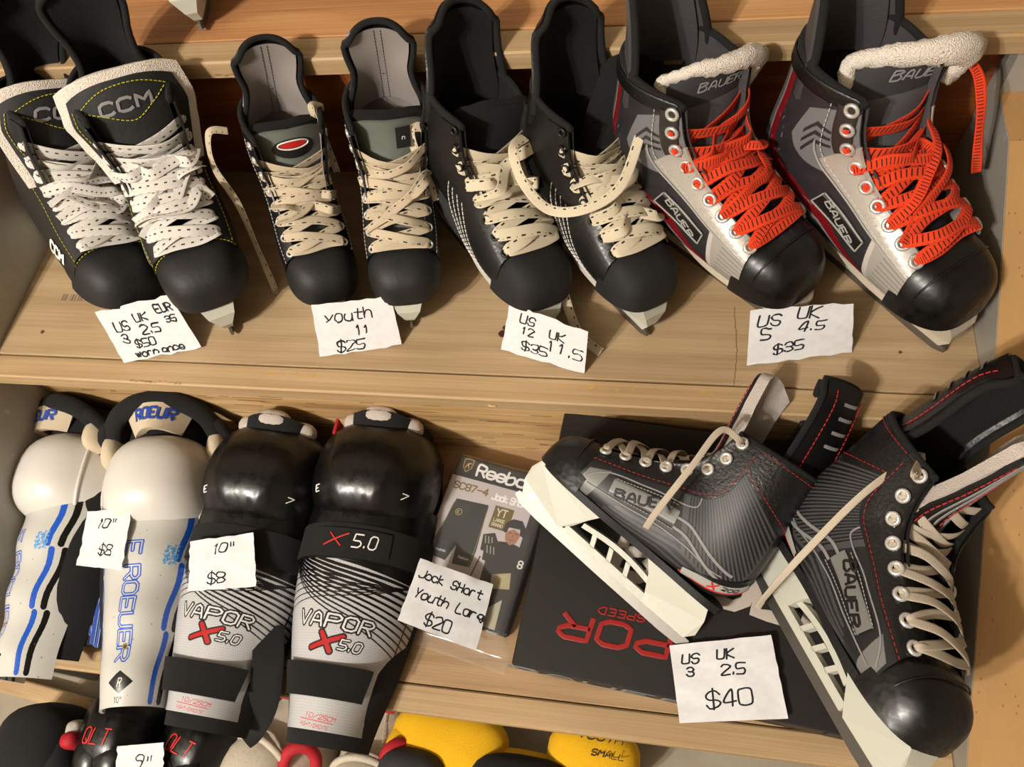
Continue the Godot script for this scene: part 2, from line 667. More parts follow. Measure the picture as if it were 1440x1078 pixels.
func make_materials() -> void:
	bump_tex("n_leather", FastNoiseLite.TYPE_CELLULAR, 0.06, 2.0, 3)
	bump_tex("n_cloth", FastNoiseLite.TYPE_SIMPLEX, 0.18, 4.0, 5)
	bump_tex("n_felt", FastNoiseLite.TYPE_SIMPLEX, 0.07, 7.0, 9, 4)
	bump_tex("n_soft", FastNoiseLite.TYPE_SIMPLEX, 0.03, 3.0, 11, 4)
	var sc := noise(0.035, 61, 4).get_seamless_image(256, 256)
	for y in 256:
		for x in 256:
			var w := clampf(0.62 + (sc.get_pixel(x, y).r - 0.5) * 0.5, 0.4, 1.0)
			sc.set_pixel(x, y, Color(w, w, w))
	M["r_scuff"] = ImageTexture.create_from_image(sc)
	mat("black_matte", Color(0.062, 0.062, 0.066), 0.62, 0.0, "n_soft", 0.3, 14.0)
	mat("black_leather", Color(0.055, 0.053, 0.056), 0.42, 0.0, "n_soft", 0.5, 22.0)
	mat("black_gloss", Color(0.030, 0.030, 0.032), 0.34, 0.0, "n_soft", 0.10, 9.0)
	mat("toe_leather", Color(0.035, 0.034, 0.036), 0.40, 0.0, "n_leather", 0.35, 10.0)
	mat("black_cloth", Color(0.050, 0.050, 0.053), 0.95, 0.0, "n_cloth", 0.8, 60.0)
	mat("black_terry", Color(0.035, 0.034, 0.034), 1.0, 0.0, "n_felt", 1.0, 40.0)
	mat("charcoal", Color(0.16, 0.155, 0.165), 0.75, 0.0, "n_cloth", 0.6, 60.0)
	mat("guard_grey", Color(0.25, 0.24, 0.245), 0.58, 0.0, "n_soft", 0.4, 14.0)
	mat("grey_liner", Color(0.52, 0.49, 0.47), 0.95, 0.0, "n_cloth", 0.5, 50.0)
	mat("felt", Color(0.86, 0.82, 0.77), 1.0, 0.0, "n_felt", 1.2, 26.0)
	mat("felt_grey", Color(0.72, 0.68, 0.65), 1.0, 0.0, "n_felt", 0.8, 30.0)
	mat("holder", Color(0.74, 0.74, 0.69), 0.42, 0.0, "n_soft", 0.12, 9.0)
	mat("holder_old", Color(0.74, 0.70, 0.63), 0.5, 0.0, "n_soft", 0.5, 14.0)
	mat("steel", Color(0.48, 0.47, 0.45), 0.42, 0.85, "n_soft", 0.03, 12.0)
	mat("eyelet", Color(0.85, 0.84, 0.82), 0.28, 0.6)
	mat("eyelet_dark", Color(0.10, 0.10, 0.10), 0.4, 0.3)
	mat("silver_skin", Color(0.72, 0.70, 0.67), 0.36, 0.35, "n_soft", 0.5, 24.0)
	mat("grey_skin", Color(0.33, 0.33, 0.335), 0.5, 0.1, "n_cloth", 0.3, 70.0)
	mat("pale_grey", Color(0.60, 0.60, 0.58), 0.5)
	mat("tongue_green", Color(0.40, 0.42, 0.39), 0.4)
	mat("print_white", Color(0.88, 0.87, 0.84), 0.5)
	mat("print_grey", Color(0.50, 0.49, 0.49), 0.5)
	mat("print_red", Color(0.75, 0.10, 0.09), 0.45)
	mat("print_dark", Color(0.05, 0.05, 0.055), 0.45)
	mat("thread_lime", Color(0.70, 0.68, 0.12), 0.7)
	mat("thread_red", Color(0.62, 0.09, 0.10), 0.7)
	mat("thread_white", Color(0.80, 0.79, 0.76), 0.8)
	mat("thread_black", Color(0.04, 0.04, 0.04), 0.8)
	mat("card_paper", Color(0.88, 0.88, 0.88), 0.85)
	mat("yellow_cloth", Color(0.86, 0.66, 0.02), 0.9, 0.0, "n_felt", 0.35, 30.0)
	mat("red_cloth", Color(0.66, 0.06, 0.12), 0.7, 0.0, "n_cloth", 0.5, 40.0)
	mat("cream_skin", Color(0.72, 0.68, 0.61), 0.6, 0.0, "n_soft", 0.8, 16.0)
	mat("white_plastic", Color(0.80, 0.785, 0.76), 0.40, 0.0, "n_soft", 0.12, 7.0)
	mat("lace_end", Color(0.85, 0.83, 0.78), 0.4)
	for q in [["black_leather", 0.62], ["black_gloss", 0.54], ["toe_leather", 0.62], ["white_plastic", 0.62], ["holder", 0.66], ["silver_skin", 0.56]]:
		var wm: StandardMaterial3D = M[q[0]]
		wm.roughness = q[1]
		wm.roughness_texture = M["r_scuff"]
		wm.roughness_texture_channel = BaseMaterial3D.TEXTURE_CHANNEL_RED
	M["lace_white"] = lace_mat("lace_white_m", Color(0.84, 0.82, 0.79), Color(0.07, 0.07, 0.07), 0)
	M["lace_cream"] = lace_mat("lace_cream_m", Color(0.76, 0.70, 0.60), Color(0.08, 0.08, 0.08), 1)
	M["lace_ivory"] = lace_mat("lace_ivory_m", Color(0.82, 0.77, 0.67), Color(0.08, 0.07, 0.06), 1)
	M["lace_plain"] = lace_mat("lace_plain_m", Color(0.74, 0.69, 0.62), Color(0.60, 0.55, 0.48), 3)
	M["lace_orange"] = lace_mat("lace_orange_m", Color(0.88, 0.24, 0.07), Color(0.12, 0.05, 0.04), 2)

# woven lace: one repeat is 12 mm long; the band's two faces take one repeat each across
func lace_mat(key: String, base: Color, ink: Color, kind: int) -> StandardMaterial3D:
	var img := new_img(64, 48, base)
	for y in 48:
		for x in 64:
			var wv := 0.93 + 0.07 * (((x + y) / 2) % 2) + rng.randf_range(-0.03, 0.03)
			img.set_pixel(x, y, Color(base.r * wv, base.g * wv, base.b * wv))
	match kind:
		0:
			img.fill_rect(Rect2i(7, 15, 12, 2), ink)
			img.fill_rect(Rect2i(39, 15, 10, 2), ink)
			img.fill_rect(Rect2i(7, 32, 12, 2), ink)
			img.fill_rect(Rect2i(39, 32, 10, 2), ink)
		1:
			img.fill_rect(Rect2i(6, 22, 18, 3), ink)
			img.fill_rect(Rect2i(40, 24, 8, 2), ink)
		2:
			for k in 4:
				for d in 15:
					img.fill_rect(Rect2i(k * 16 + d / 3, 7 + d, 4, 1), ink)
			for k in 4:
				img.fill_rect(Rect2i(k * 16 + 8, 30, 4, 3), ink)
		3:
			for k in 8:
				img.fill_rect(Rect2i(k * 8, 0, 1, 48), ink)
	var m := tex_mat(key, img, 0.95)
	return m

# ------------------------------------------------------------------ the staircase
func build_stairs() -> void:
	var ply := wood_img(1280, 360, Color(0.57, 0.47, 0.34), Color(0.66, 0.56, 0.425), Color(0.73, 0.64, 0.50), 21, 26.0, 16.0)
	# stamps, drips and knots that lie on the board
	for k in 34:
		var bx := 62 + int(k * 2.6)
		if (k * 7) % 5 != 0:
			ply.fill_rect(Rect2i(bx, 246, 1 + (k * 3) % 2, 11), Color(0.38, 0.33, 0.28))
	for b in [[0.565, 0.80, 5.0, Color(0.22, 0.09, 0.07)], [0.567, 0.775, 3.5, Color(0.25, 0.10, 0.07)], [0.045, 0.86, 3.0, Color(0.30, 0.20, 0.12)], [0.43, 0.70, 3.0, Color(0.45, 0.33, 0.2)], [0.835, 0.72, 2.2, Color(0.2, 0.13, 0.09)], [0.935, 0.82, 2.0, Color(0.3, 0.2, 0.12)]]:
		disc(ply, Vector2(b[0] * 1280, b[1] * 360), b[2], b[3])
	ink_line(ply, [Vector2(1010, 240), Vector2(1013, 300), Vector2(1008, 359)], 1.2, Color(0.42, 0.32, 0.21), true)
	tex_mat("ply", ply, 0.62)
	tex_mat("ply_low", wood_img(1280, 360, Color(0.50, 0.39, 0.27), Color(0.62, 0.50, 0.36), Color(0.70, 0.59, 0.44), 29, 22.0, 22.0), 0.62)
	var lum := wood_img(1024, 128, Color(0.57, 0.46, 0.32), Color(0.67, 0.56, 0.41), Color(0.75, 0.65, 0.50), 57, 34.0, 7.0, 1.6)
	for s in [[300, 22, 90, 5, Color(0.74, 0.55, 0.24)], [640, 20, 150, 6, Color(0.78, 0.56, 0.22)], [180, 60, 60, 3, Color(0.44, 0.32, 0.2)]]:
		for k in 40:
			var p := Vector2(s[0] + rng.randf() * s[2], s[1] + rng.randf_range(-1, 1) * s[3])
			disc(lum, p, rng.randf_range(1.0, 2.5), s[4].lerp(lum.get_pixelv(Vector2i(p)), rng.randf_range(0.3, 0.8)))
	tex_mat("lumber", lum, 0.6)
	var red := wood_img(1024, 256, Color(0.40, 0.19, 0.07), Color(0.54, 0.29, 0.11), Color(0.66, 0.39, 0.17), 91, 12.0, 40.0)
	tex_mat("riser_red", red, 0.5)
	var top := wood_img(1024, 256, Color(0.56, 0.36, 0.22), Color(0.72, 0.52, 0.33), Color(0.80, 0.63, 0.43), 133, 20.0, 34.0, 0.6)
	tex_mat("ply_top", top, 0.6)
	var rough := wood_img(1024, 192, Color(0.46, 0.35, 0.20), Color(0.72, 0.58, 0.39), Color(0.85, 0.74, 0.56), 177, 15.0, 26.0, 1.2)
	for k in 260:
		var p := Vector2(rng.randf() * 1024, rng.randf() * 192)
		rough.fill_rect(Rect2i(int(p.x), int(p.y), rng.randi_range(6, 40), 1), Color(0.30, 0.20, 0.10))
	tex_mat("riser_rough", rough, 0.75)
	var mdf := paint_img(256, 512, Color(0.66, 0.51, 0.32), Color(0.73, 0.57, 0.37), 201)
	for k in 260:
		mdf.fill_rect(Rect2i(rng.randi_range(0, 254), rng.randi_range(0, 510), 1, 1), Color(0.40, 0.25, 0.12))
	tex_mat("mdf", mdf, 0.55)
	var gp := paint_img(512, 256, Color(0.62, 0.60, 0.56), Color(0.54, 0.52, 0.48), 231)
	for k in 40:
		var p := Vector2(rng.randf() * 512, rng.randf() * 256)
		gp.fill_rect(Rect2i(int(p.x), int(p.y), rng.randi_range(1, 3), rng.randi_range(2, 7)), Color(0.68, 0.66, 0.62))
	tex_mat("grey_paint", gp, 0.4)
	var cc := paint_img(512, 512, Color(0.60, 0.56, 0.49), Color(0.50, 0.47, 0.41), 251)
	tex_mat("concrete", cc, 0.85)

	# treads, seen from the top: y of the surface, z of the nosing
	var steps := [[RISE, -TREAD_D + LIP, "ply_top", 0.0323, "upper stair tread of orange plywood with a pale nosing strip"], [0.0, 0.0, "ply", 0.0282, "middle stair tread of tan plywood carrying eight skates"], [-RISE, 0.285, "ply_low", 0.0291, "lower stair tread of worn plywood under shin guards and shoebox"]]
	for i in 3:
		var s: Array = steps[i]
		var wide := HALF * 2.0 + (0.6 if i == 0 else 0.0)
		var y: float = s[0]
		var zf: float = s[1]
		var zs: float = zf - s[3]
		var zb := zf - TREAD_D - (0.12 if i == 0 else 0.02)
		var t := thing("stair_tread", s[4], "stair tread", Transform3D(Basis(), Vector3(0, y, zf)))
		tag(t, "", "", "", "structure")
		var cx := 0.3 if i == 0 else 0.0
		var g := Geo.new()
		g.box(Vector3(cx, -0.0105, (zs + zb) * 0.5 - zf - 0.0006), Vector3(wide, 0.021, zs - zb - 0.0012), 0.0008, 1.0 / 1.05, 1.0 / 0.30)
		for k in g.uv.size():
			g.uv[k] = Vector2((g.v[k].x + HALF) / wide, g.uv[k].y + 1.06)
		part("tread_board", g, M[s[2]], t)
		g = Geo.new()
		g.box(Vector3(cx, -0.0105, -s[3] * 0.5), Vector3(wide, 0.021, s[3]), 0.0018, 1.0 / 1.05, 1.0 / 0.06)
		for k in g.uv.size():
			g.uv[k] = Vector2((g.v[k].x + HALF) / wide, g.uv[k].y + 0.2 + 0.3 * i)
		part("nosing_strip", g, M["lumber"], t)
	# a wood plug, splinters and a knot on the nosings
	var kn := Geo.new()
	kn.blob(Vector3(0.505, RISE - 0.012, -TREAD_D + LIP + 0.0004), Vector3(0.006, 0.003, 0.0016), 1.0, 1.0, 6, 10)
	part("knot", kn, mat("knot", Color(0.30, 0.18, 0.09), 0.8), get_node("stair_tread"))
	for q in [[0.062, -0.012]]:
		var sp := Geo.new()
		sp.tube(curve3([Vector3(q[0], q[1], 0.0), Vector3(q[0] + 0.004, q[1] + 0.001, 0.0015), Vector3(q[0] + 0.008, q[1], 0.0005)], 5), 0.0011, 6)
		part("wood_plug", sp, mat("plug", Color(0.76, 0.64, 0.44), 0.7), get_node("stair_tread_001"))
	# risers
	var rs := [[0.0, -TREAD_D, "riser_red", "reddish brown plywood riser behind the row of eight skates"], [-RISE, -LIP, "riser_rough", "rough tan board riser behind shin guards and shoebox"], [-2.0 * RISE, 0.285 - LIP, "grey_paint", "grey painted riser under the lowest wooden tread"]]
	for r in rs:
		var g := Geo.new()
		g.box(Vector3(0, RISE * 0.5 - 0.0105, -0.009), Vector3(HALF * 2.0, RISE - 0.0205, 0.018), 0.0008, 1.0 / 1.05, 1.0 / 0.20)
		for k in g.uv.size():
			g.uv[k].x += 0.5
		var o := part("stair_riser", g, M[r[2]], self)
		o.position = Vector3(0, r[0], r[1])
		tag(o, r[3], "stair riser", "", "structure")
	# side boards: grey paint inside, raw board on the sloping top
	for sd in [-1.0, 1.0]:
		var cheek := PackedVector2Array([Vector2(-0.62, -0.38), Vector2(-0.62, 0.168), Vector2(-0.275, 0.168), Vector2(-0.275, 0.127), Vector2(-0.217, 0.125), Vector2(0.0, 0.0015), Vector2(0.285, -0.168), Vector2(0.62, -0.366), Vector2(0.62, -0.38)])
		if sd < 0:
			cheek = PackedVector2Array([Vector2(-0.62, -0.38), Vector2(-0.62, 0.168), Vector2(-0.275, 0.168), Vector2(-0.275, 0.127), Vector2(-0.217, 0.125), Vector2(0.0, 0.0015), Vector2(0.285, -0.168), Vector2(0.285, -0.38)])
		var g := Geo.new()
		g.prism(cheek, 0.012)
		for k in g.uv.size():
			g.uv[k] = Vector2(g.v[k].z * 1.3, g.v[k].y * 2.2)
		var t := thing("stair_stringer", "grey painted stringer board along the %s side of the steps" % ("left" if sd < 0 else "right"), "stringer", Transform3D(Basis(), Vector3(sd * (HALF + 0.012), 0, 0)))
		tag(t, "", "", "", "structure")
		part("grey_board", g, M["grey_paint"], t)
		g = Geo.new()
		var cap := PackedVector2Array([Vector2(-0.275, 0.112), Vector2(-0.275, 0.128), Vector2(-0.2165, 0.1262), Vector2(0.0, 0.003), Vector2(0.285, -0.1665), Vector2(0.62, -0.364), Vector2(0.62, -0.38), Vector2(0.285, -0.182), Vector2(0.0, -0.0125), Vector2(-0.222, 0.112)])
		if sd < 0:
			cap = PackedVector2Array([Vector2(-0.275, 0.112), Vector2(-0.275, 0.128), Vector2(-0.2165, 0.1262), Vector2(0.0, 0.003), Vector2(0.285, -0.1665), Vector2(0.285, -0.182), Vector2(0.0, -0.0125), Vector2(-0.222, 0.112)])
		g.prism(cap, 0.055)
		for k in g.v.size():
			g.v[k] += Vector3(sd * 0.0435 + (0.0 if sd > 0 else 0.0), 0, 0)
			g.uv[k] = Vector2(g.v[k].x * 4.0, g.v[k].z * 1.6)
		part("raw_cap", g, M["mdf"], t)

func build_room() -> void:
	var list := [["floor", Vector3(0, -0.428, 1.4), Vector3(4.6, 0.1, 4.4), "concrete"], ["wall_back", Vector3(0, 0.8, -0.76), Vector3(4.6, 2.6, 0.1), "wall_paint"], ["wall_left", Vector3(-2.25, 0.8, 1.4), Vector3(0.1, 2.6, 4.4), "wall_paint"], ["wall_right", Vector3(2.25, 0.8, 1.4), Vector3(0.1, 2.6, 4.4), "wall_paint"], ["wall_front", Vector3(0, 0.8, 3.55), Vector3(4.6, 2.6, 0.1), "wall_paint"], ["ceiling", Vector3(0, 2.0, 1.4), Vector3(4.6, 0.1, 4.4), "wall_paint"]]
	mat("wall_paint", Color(0.62, 0.58, 0.52), 0.9)
	for r in list:
		var g := Geo.new()
		g.box(r[1], r[2], 0.002, 1.5, 1.5)
		var o := part(r[0], g, M[r[3]], self)
		o.set_meta("kind", "structure")
	# the fitting that holds the two bulbs
	var t := thing("ceiling_lamp", "two bare bulbs in a white ceiling fitting", "lamp", Transform3D(Basis(Vector3.UP, -atan2(0.05, 0.17)), Vector3(-0.895, 1.68, 1.505)))
	var g := Geo.new()
	g.box(Vector3(0, 0.265, 0), Vector3(0.34, 0.05, 0.12), 0.008)
	part("base", g, M["holder"], t)
	var em := mat("bulb_glow", Color(1, 0.93, 0.82), 0.3)
	em.emission_enabled = true
	em.emission = Color(1.0, 0.975, 0.94)
	em.emission_energy_multiplier = 6.0
	for k in 2:
		g = Geo.new()
		g.tube(PackedVector3Array([Vector3(-0.0886 + 0.1772 * k, 0.24, 0), Vector3(-0.0886 + 0.1772 * k, 0.045, 0)]), 0.018, 14)
		part("socket", g, M["holder"], t)
		g = Geo.new()
		g.blob(Vector3(-0.0886 + 0.1772 * k, 0, 0), Vector3(0.036, 0.045, 0.036), 1.0, 1.0, 12, 18)
		part("bulb", g, em, t)

# ------------------------------------------------------------------ skates
# one row per section of the boot, from the toe cap back over the heel and up to the collar:
# throat edge (z, y), opposite point on sole, heel or tendon (z, y), half gap of the throat, half width, 0 flat sole .. 1 round heel
const STATIONS := [
	[0.086, 0.116, 0.088, 0.064, 0.028, 0.0480, 0.0], [0.062, 0.129, 0.055, 0.064, 0.032, 0.0495, 0.0], [0.038, 0.142, 0.020, 0.064, 0.035, 0.0490, 0.0],
	[0.018, 0.156, -0.015, 0.065, 0.038, 0.0480, 0.1], [0.004, 0.169, -0.060, 0.067, 0.040, 0.048, 0.3], [-0.003, 0.181, -0.100, 0.069, 0.042, 0.048, 0.7],
	[-0.007, 0.192, -0.122, 0.093, 0.044, 0.050, 1.0], [-0.010, 0.202, -0.122, 0.134, 0.045, 0.052, 1.0], [-0.012, 0.212, -0.115, 0.183, 0.046, 0.053, 1.0], [-0.014, 0.221, -0.112, 0.232, 0.047, 0.053, 1.0]]
const SEC_FOOT := [[0.0, 1.0], [0.30, 1.0], [0.60, 0.995], [0.86, 0.95], [0.98, 0.80], [1.0, 0.58], [0.96, 0.36], [0.85, 0.16], [0.62, 0.03]]
const SEC_HEEL := [[0.0, 1.0], [0.24, 0.992], [0.48, 0.96], [0.72, 0.88], [0.90, 0.74], [1.0, 0.56], [1.0, 0.38], [0.93, 0.19], [0.78, 0.05]]

func sk_pt(s: float, t: float, wide := 1.0) -> Vector3:
	var r := table(STATIONS, s)
	var a := absf(t)
	var f := table(SEC_FOOT, a)
	var h := table(SEC_HEEL, a)
	var k := clampf(r[6], 0.0, 1.0)
	var xf := lerpf(f[0], h[0], k) * r[5]
	var d := lerpf(f[1], h[1], k)
	if a > 0.875:
		var q := (a - 0.875) / 0.125
		xf = lerpf(xf, r[4], q * q * (3.0 - 2.0 * q))
		d = lerpf(d, 0.0, q)
	return Vector3(signf(t) * xf * wide, lerpf(r[1], r[3], d), lerpf(r[0], r[2], d))

func sk_n(s: float, t: float) -> Vector3:
	var e := 0.004
	var a := sk_pt(clampf(s + e, 0, 1), t) - sk_pt(clampf(s - e, 0, 1), t)
	var b := sk_pt(s, clampf(t + e, -1, 1)) - sk_pt(s, clampf(t - e, -1, 1))
	var n := a.cross(b).normalized()
	var r := table(STATIONS, s)
	var mid := Vector3(0, (r[1] + r[3]) * 0.5, (r[0] + r[2]) * 0.5)
	return n if n.dot(sk_pt(s, t) - mid) > 0 else -n

func sk_grid(s0: float, s1: float, ns: int, t0: float, t1: float, nt: int, off: float) -> Array:
	var P := []
	for i in ns + 1:
		var row := PackedVector3Array()
		for j in nt + 1:
			var s := lerpf(s0, s1, float(i) / ns)
			var t := lerpf(t0, t1, float(j) / nt)
			var p := sk_pt(s, t)
			if off != 0.0:
				p += sk_n(s, t) * off
			row.append(p)
		P.append(row)
	return P

# a strip of other material laid on the boot along a line of (s, t) points
func sk_strip(g: Geo, pts: Array, w: float, off := 0.0008, th := 0.0014) -> void:
	var path := PackedVector3Array()
	var ups := PackedVector3Array()
	for p in curve2(pts, maxi(8, pts.size() * 7)):
		var n := sk_n(p.x, p.y)
		path.append(sk_pt(p.x, p.y) + n * off)
		ups.append(n)
	g.band(path, ups, w, th, 0.05)

# a raised panel whose outline is a closed loop of (s, t) points about the middle point
func sk_panel(g: Geo, loop_pts: Array, off: float, rings := 5) -> void:
	var m := Vector2.ZERO
	for p in loop_pts:
		m += p / loop_pts.size()
	var lp := curve2(loop_pts, loop_pts.size() * 5, true)
	var P := []
	for k in rings + 2:
		var row := PackedVector3Array()
		for i in lp.size() + 1:
			var q: Vector2 = m.lerp(lp[i % lp.size()], minf(1.0, float(k) / rings))
			row.append(sk_pt(q.x, q.y) + sk_n(q.x, q.y) * (off if k <= rings else -0.0005))
		P.append(row)
	g.grid(P, 0, 0, 1, 1, true)

func sk_text(g: Geo, text: String, s0: float, t0: float, dir: Vector3, up: Vector3, cap: float, thick: float, off := 0.0014, slant := 0.12, wide := 0.7) -> void:
	var lines := text_lines(text, slant, 0.3, wide)
	var w := text_width(lines)
	var n := sk_n(s0, t0)
	var e1 := (dir - n * dir.dot(n)).normalized()
	var e2 := (up - n * up.dot(n))
	e2 = (e2 - e1 * e2.dot(e1)).normalized()
	var h := 0.003
	var ps := (sk_pt(s0 + h, t0) - sk_pt(s0 - h, t0)) / (2 * h)
	var pt := (sk_pt(s0, t0 + h) - sk_pt(s0, t0 - h)) / (2 * h)
	var a := ps.dot(ps)
	var b := ps.dot(pt)
	var c := pt.dot(pt)
	var det := a * c - b * b
	var where := func(p: Vector2) -> Vector2:
		var d := e1 * (p.x - w * 0.5) * cap + e2 * (p.y - 0.5) * cap
		var x := d.dot(ps)
		var y := d.dot(pt)
		return Vector2(s0 + (x * c - y * b) / det, t0 + (y * a - x * b) / det)
	var at := func(p: Vector2) -> Vector3:
		var q: Vector2 = where.call(p)
		return sk_pt(q.x, q.y) + sk_n(q.x, q.y) * off
	var upf := func(p: Vector2) -> Vector3:
		var q: Vector2 = where.call(p)
		return sk_n(q.x, q.y)
	print_on(g, lines, at, upf, thick)

# tongue as a bent sheet: rows of z, y, half width
func tongue_grid(rows: Array, curl: float, grow: float, back: float, twist: float, shift: float, top_round: float) -> Array:
	var P := []
	var R := 22
	for i in R + 1:
		var v := float(i) / R
		var a := table(rows, v)
		var b := table(rows, minf(1.0, v + 0.02))
		var c := table(rows, maxf(0.0, v - 0.02))
		var T := Vector3(0, b[1] - c[1], b[0] - c[0]).normalized()
		var n := Vector3(0, -T.z, T.y)      # towards the front
		if n.z < 0 and n.y < 0:
			n = -n
		var hw: float = a[2] + grow
		var row := PackedVector3Array()
		for k in 15:
			var u := -1.0 + 2.0 * k / 14.0
			var tw := deg_to_rad(twist) * v * v
			var x := u * hw
			var drop := top_round * pow(absf(u), 3.0) * smoothstep(0.6, 1.0, v)
			row.append(Vector3(x * cos(tw) + shift * v * v, a[1], a[0]) + n * (x * sin(tw) - curl * u * u * hw - back) - T * drop + T * grow * smoothstep(0.85, 1.0, v))
		P.append(row)
	return P

func rough_up(P: Array, amt: float, f: float, sd: int) -> Array:
	var nz := noise(f, sd, 3)
	var N := Geo.normals(P)
	for r in P.size():
		var row: PackedVector3Array = P[r]
		for c in row.size():
			row[c] += N[r][c] * amt * nz.get_noise_3dv(row[c])
		P[r] = row
	return P

func holder_hw(y: float) -> float:
	return lerpf(0.0048, 0.019, smoothstep(0.018, 0.062, y))

var last_tongue := []
var last_guard := []
var last_parts := {}

func skate(called: String, label: String, group: String, cfg: Dictionary, xf: Transform3D) -> Node3D:
	var root := thing(called, label, "skate", xf, group)
	var lr := RandomNumberGenerator.new()
	lr.seed = cfg.seed
	# boot
	var g := Geo.new()
	g.grid(sk_grid(0.0, 1.0, 44, -1.0, 1.0, 48, 0.0))
	var shell := part("boot_shell", g, M[cfg.shell], root)
	g = Geo.new()
	g.grid(sk_grid(0.30, 0.998, 24, -0.985, 0.985, 36, -0.0055))
	part("liner", g, M[cfg.liner], root)
	# collar edge
	g = Geo.new()
	var rim := PackedVector3Array()
	for k in 61:
		var t := -1.0 + 2.0 * k / 60.0
		rim.append(sk_pt(1.0, t) - sk_n(0.99, t) * 0.0026 + Vector3(0, 0.001, 0))
	g.tube(rim, 0.0038, 7)
	part("collar_edge", g, M[cfg.get("piping", "black_cloth")], root)
	# toe cap: a closed dome
	g = Geo.new()
	var P := []
	for i in 15:
		var al := PI * 0.5 * i / 14.0
		var row := PackedVector3Array()
		for k in 29:
			var ph := PI * k / 28.0
			var w := 0.0492 * pow(maxf(cos(al), 0.0), 0.62)
			var h := 0.054 * pow(maxf(cos(al), 0.0), 0.55)
			row.append(Vector3(-Geo.sp(cos(ph), 0.72) * w, 0.062 + h * pow(sin(ph), 0.62), 0.078 + 0.059 * pow(sin(al), 0.95)))
		P.append(row)
	g.grid(P)
	var toe := part("toe_cap", g, M[cfg.toe], root)
	if cfg.get("toe_crease", false):
		g = Geo.new()
		var cp := PackedVector3Array()
		for k in 25:
			var ph := PI * (0.10 + 0.80 * k / 24.0)
			cp.append(Vector3(-Geo.sp(cos(ph), 0.72) * 0.0462, 0.062 + 0.0535 * pow(sin(ph), 0.62), 0.098 + 0.006 * sin(ph)))
		g.tube(cp, 0.0011, 5)
		part("crease", g, M[cfg.toe], toe)
	# eyestays with their eyelets
	var ne: int = cfg.eyes
	var ring := Geo.new()
	ring.ring(Vector3.ZERO, Vector3.UP, cfg.get("ring_r", 0.0042), cfg.get("ring_t", 0.0016))
	var ring_mesh := ring.mesh()
	var EL := []
	var ER := []
	# eyelets stand at even distances along the throat edge
	var eye_s := []
	var run := [0.0]
	for k in 100:
		run.append(run[k] + sk_pt(0.03 + 0.91 * k / 100.0, 0.915).distance_to(sk_pt(0.03 + 0.91 * (k + 1) / 100.0, 0.915)))
	for i in ne:
		var want: float = run[100] * i / (ne - 1)
		var k := 0
		while k < 100 and run[k + 1] < want:
			k += 1
		eye_s.append(0.03 + 0.91 * (k + (want - run[k]) / maxf(run[mini(k + 1, 100)] - run[k], 1e-6)) / 100.0 if k < 100 else 0.94)
	for sd in [-1.0, 1.0]:
		g = Geo.new()
		g.slab(sk_grid(0.0, cfg.get("stay_top", 0.97), 30, minf(sd * 0.80, sd * 0.995), maxf(sd * 0.80, sd * 0.995), 5, 0.0016), 0.0022)
		var stay := part("eyestay", g, M[cfg.stay], root)
		if cfg.has("stay_thread"):
			g = Geo.new()
			var sp := PackedVector3Array()
			for k in 61:
				sp.append(sk_pt(0.96 * k / 60.0, sd * 0.82) + sk_n(0.96 * k / 60.0, sd * 0.82) * 0.0019)
			stitch(g, sp)
			part("stitching", g, M[cfg.stay_thread], stay)
		for i in ne:
			var s: float = eye_s[i]
			var p := sk_pt(s, sd * 0.915)
			var n := sk_n(s, sd * 0.915)
			(EL if sd < 0 else ER).append([p + n * 0.0042, n])
			if cfg.rings != "":
				var b := Basis(Quaternion(Vector3.UP, n))
				put("eyelet", ring_mesh, M[cfg.rings], stay, Transform3D(b, p + n * 0.0036))
	# tongue
	var tr: Array = cfg.tongue
	var tw: float = cfg.get("twist", 0.0)
	var ts: float = cfg.get("shift", 0.0)
	var tq: float = cfg.get("top_round", 0.008)
	last_tongue = tongue_grid(tr, cfg.get("curl", 0.35), 0.0, 0.0, tw, ts, tq)
	g = Geo.new()
	g.slab(tongue_grid(tr, cfg.get("curl", 0.35), 0.0, 0.0, tw, ts, tq), -0.006)
	var tongue := part("tongue", g, M[cfg.tongue_mat], root)
	if cfg.has("felt"):
		g = Geo.new()
		var fg := tongue_grid(tr, cfg.get("curl", 0.35), cfg.felt_grow, 0.0045, tw, ts, tq)
		g.slab(rough_up(fg.slice(10), 0.002, 60.0, cfg.seed), -cfg.felt_th)
		part("tongue_lining", g, M[cfg.felt], tongue)
	if cfg.has("roll"):
		# thick rolled felt along the upper border of the tongue
		var tg := tongue_grid(tr, cfg.get("curl", 0.35), 0.002, 0.004, tw, ts, tq)
		var pth := []
		var nr := tg.size()
		for r in range(14, nr - 1, 2):
			pth.append(tg[r][0])
		for c in [0, 2, 4, 6, 8, 10, 12, 14]:
			pth.append(tg[nr - 1][c])
		for r in range(nr - 2, 15, -2):
			pth.append(tg[r][14])
		var cv := curve3(pth, 60)
		var rad := []
		for k in 61:
			var q := k / 60.0
			rad.append(cfg.roll * (0.55 + 0.75 * smoothstep(0.15, 0.85, q)) * (0.6 + 0.4 * smoothstep(0.0, 0.15, q)) * (1.0 - 0.35 * smoothstep(0.9, 1.0, q)))
		g = Geo.new()
		g.tube(cv, rad, 12, 0.8)
		var nz := noise(85.0, cfg.seed, 3)
		for k in g.v.size():
			g.v[k] += g.n[k] * 0.0035 * nz.get_noise_3dv(g.v[k])
		part("felt_edge", g, M["felt"], tongue)
	# tendon guard
	var gd: Dictionary = cfg.guard
	P = []
	var lean := deg_to_rad(gd.lean)
	var turn := deg_to_rad(gd.get("bend", 0.0))
	var cy := 0.196
	var cz := -0.1115
	var step: float = (gd.top - 0.172) / 15.0
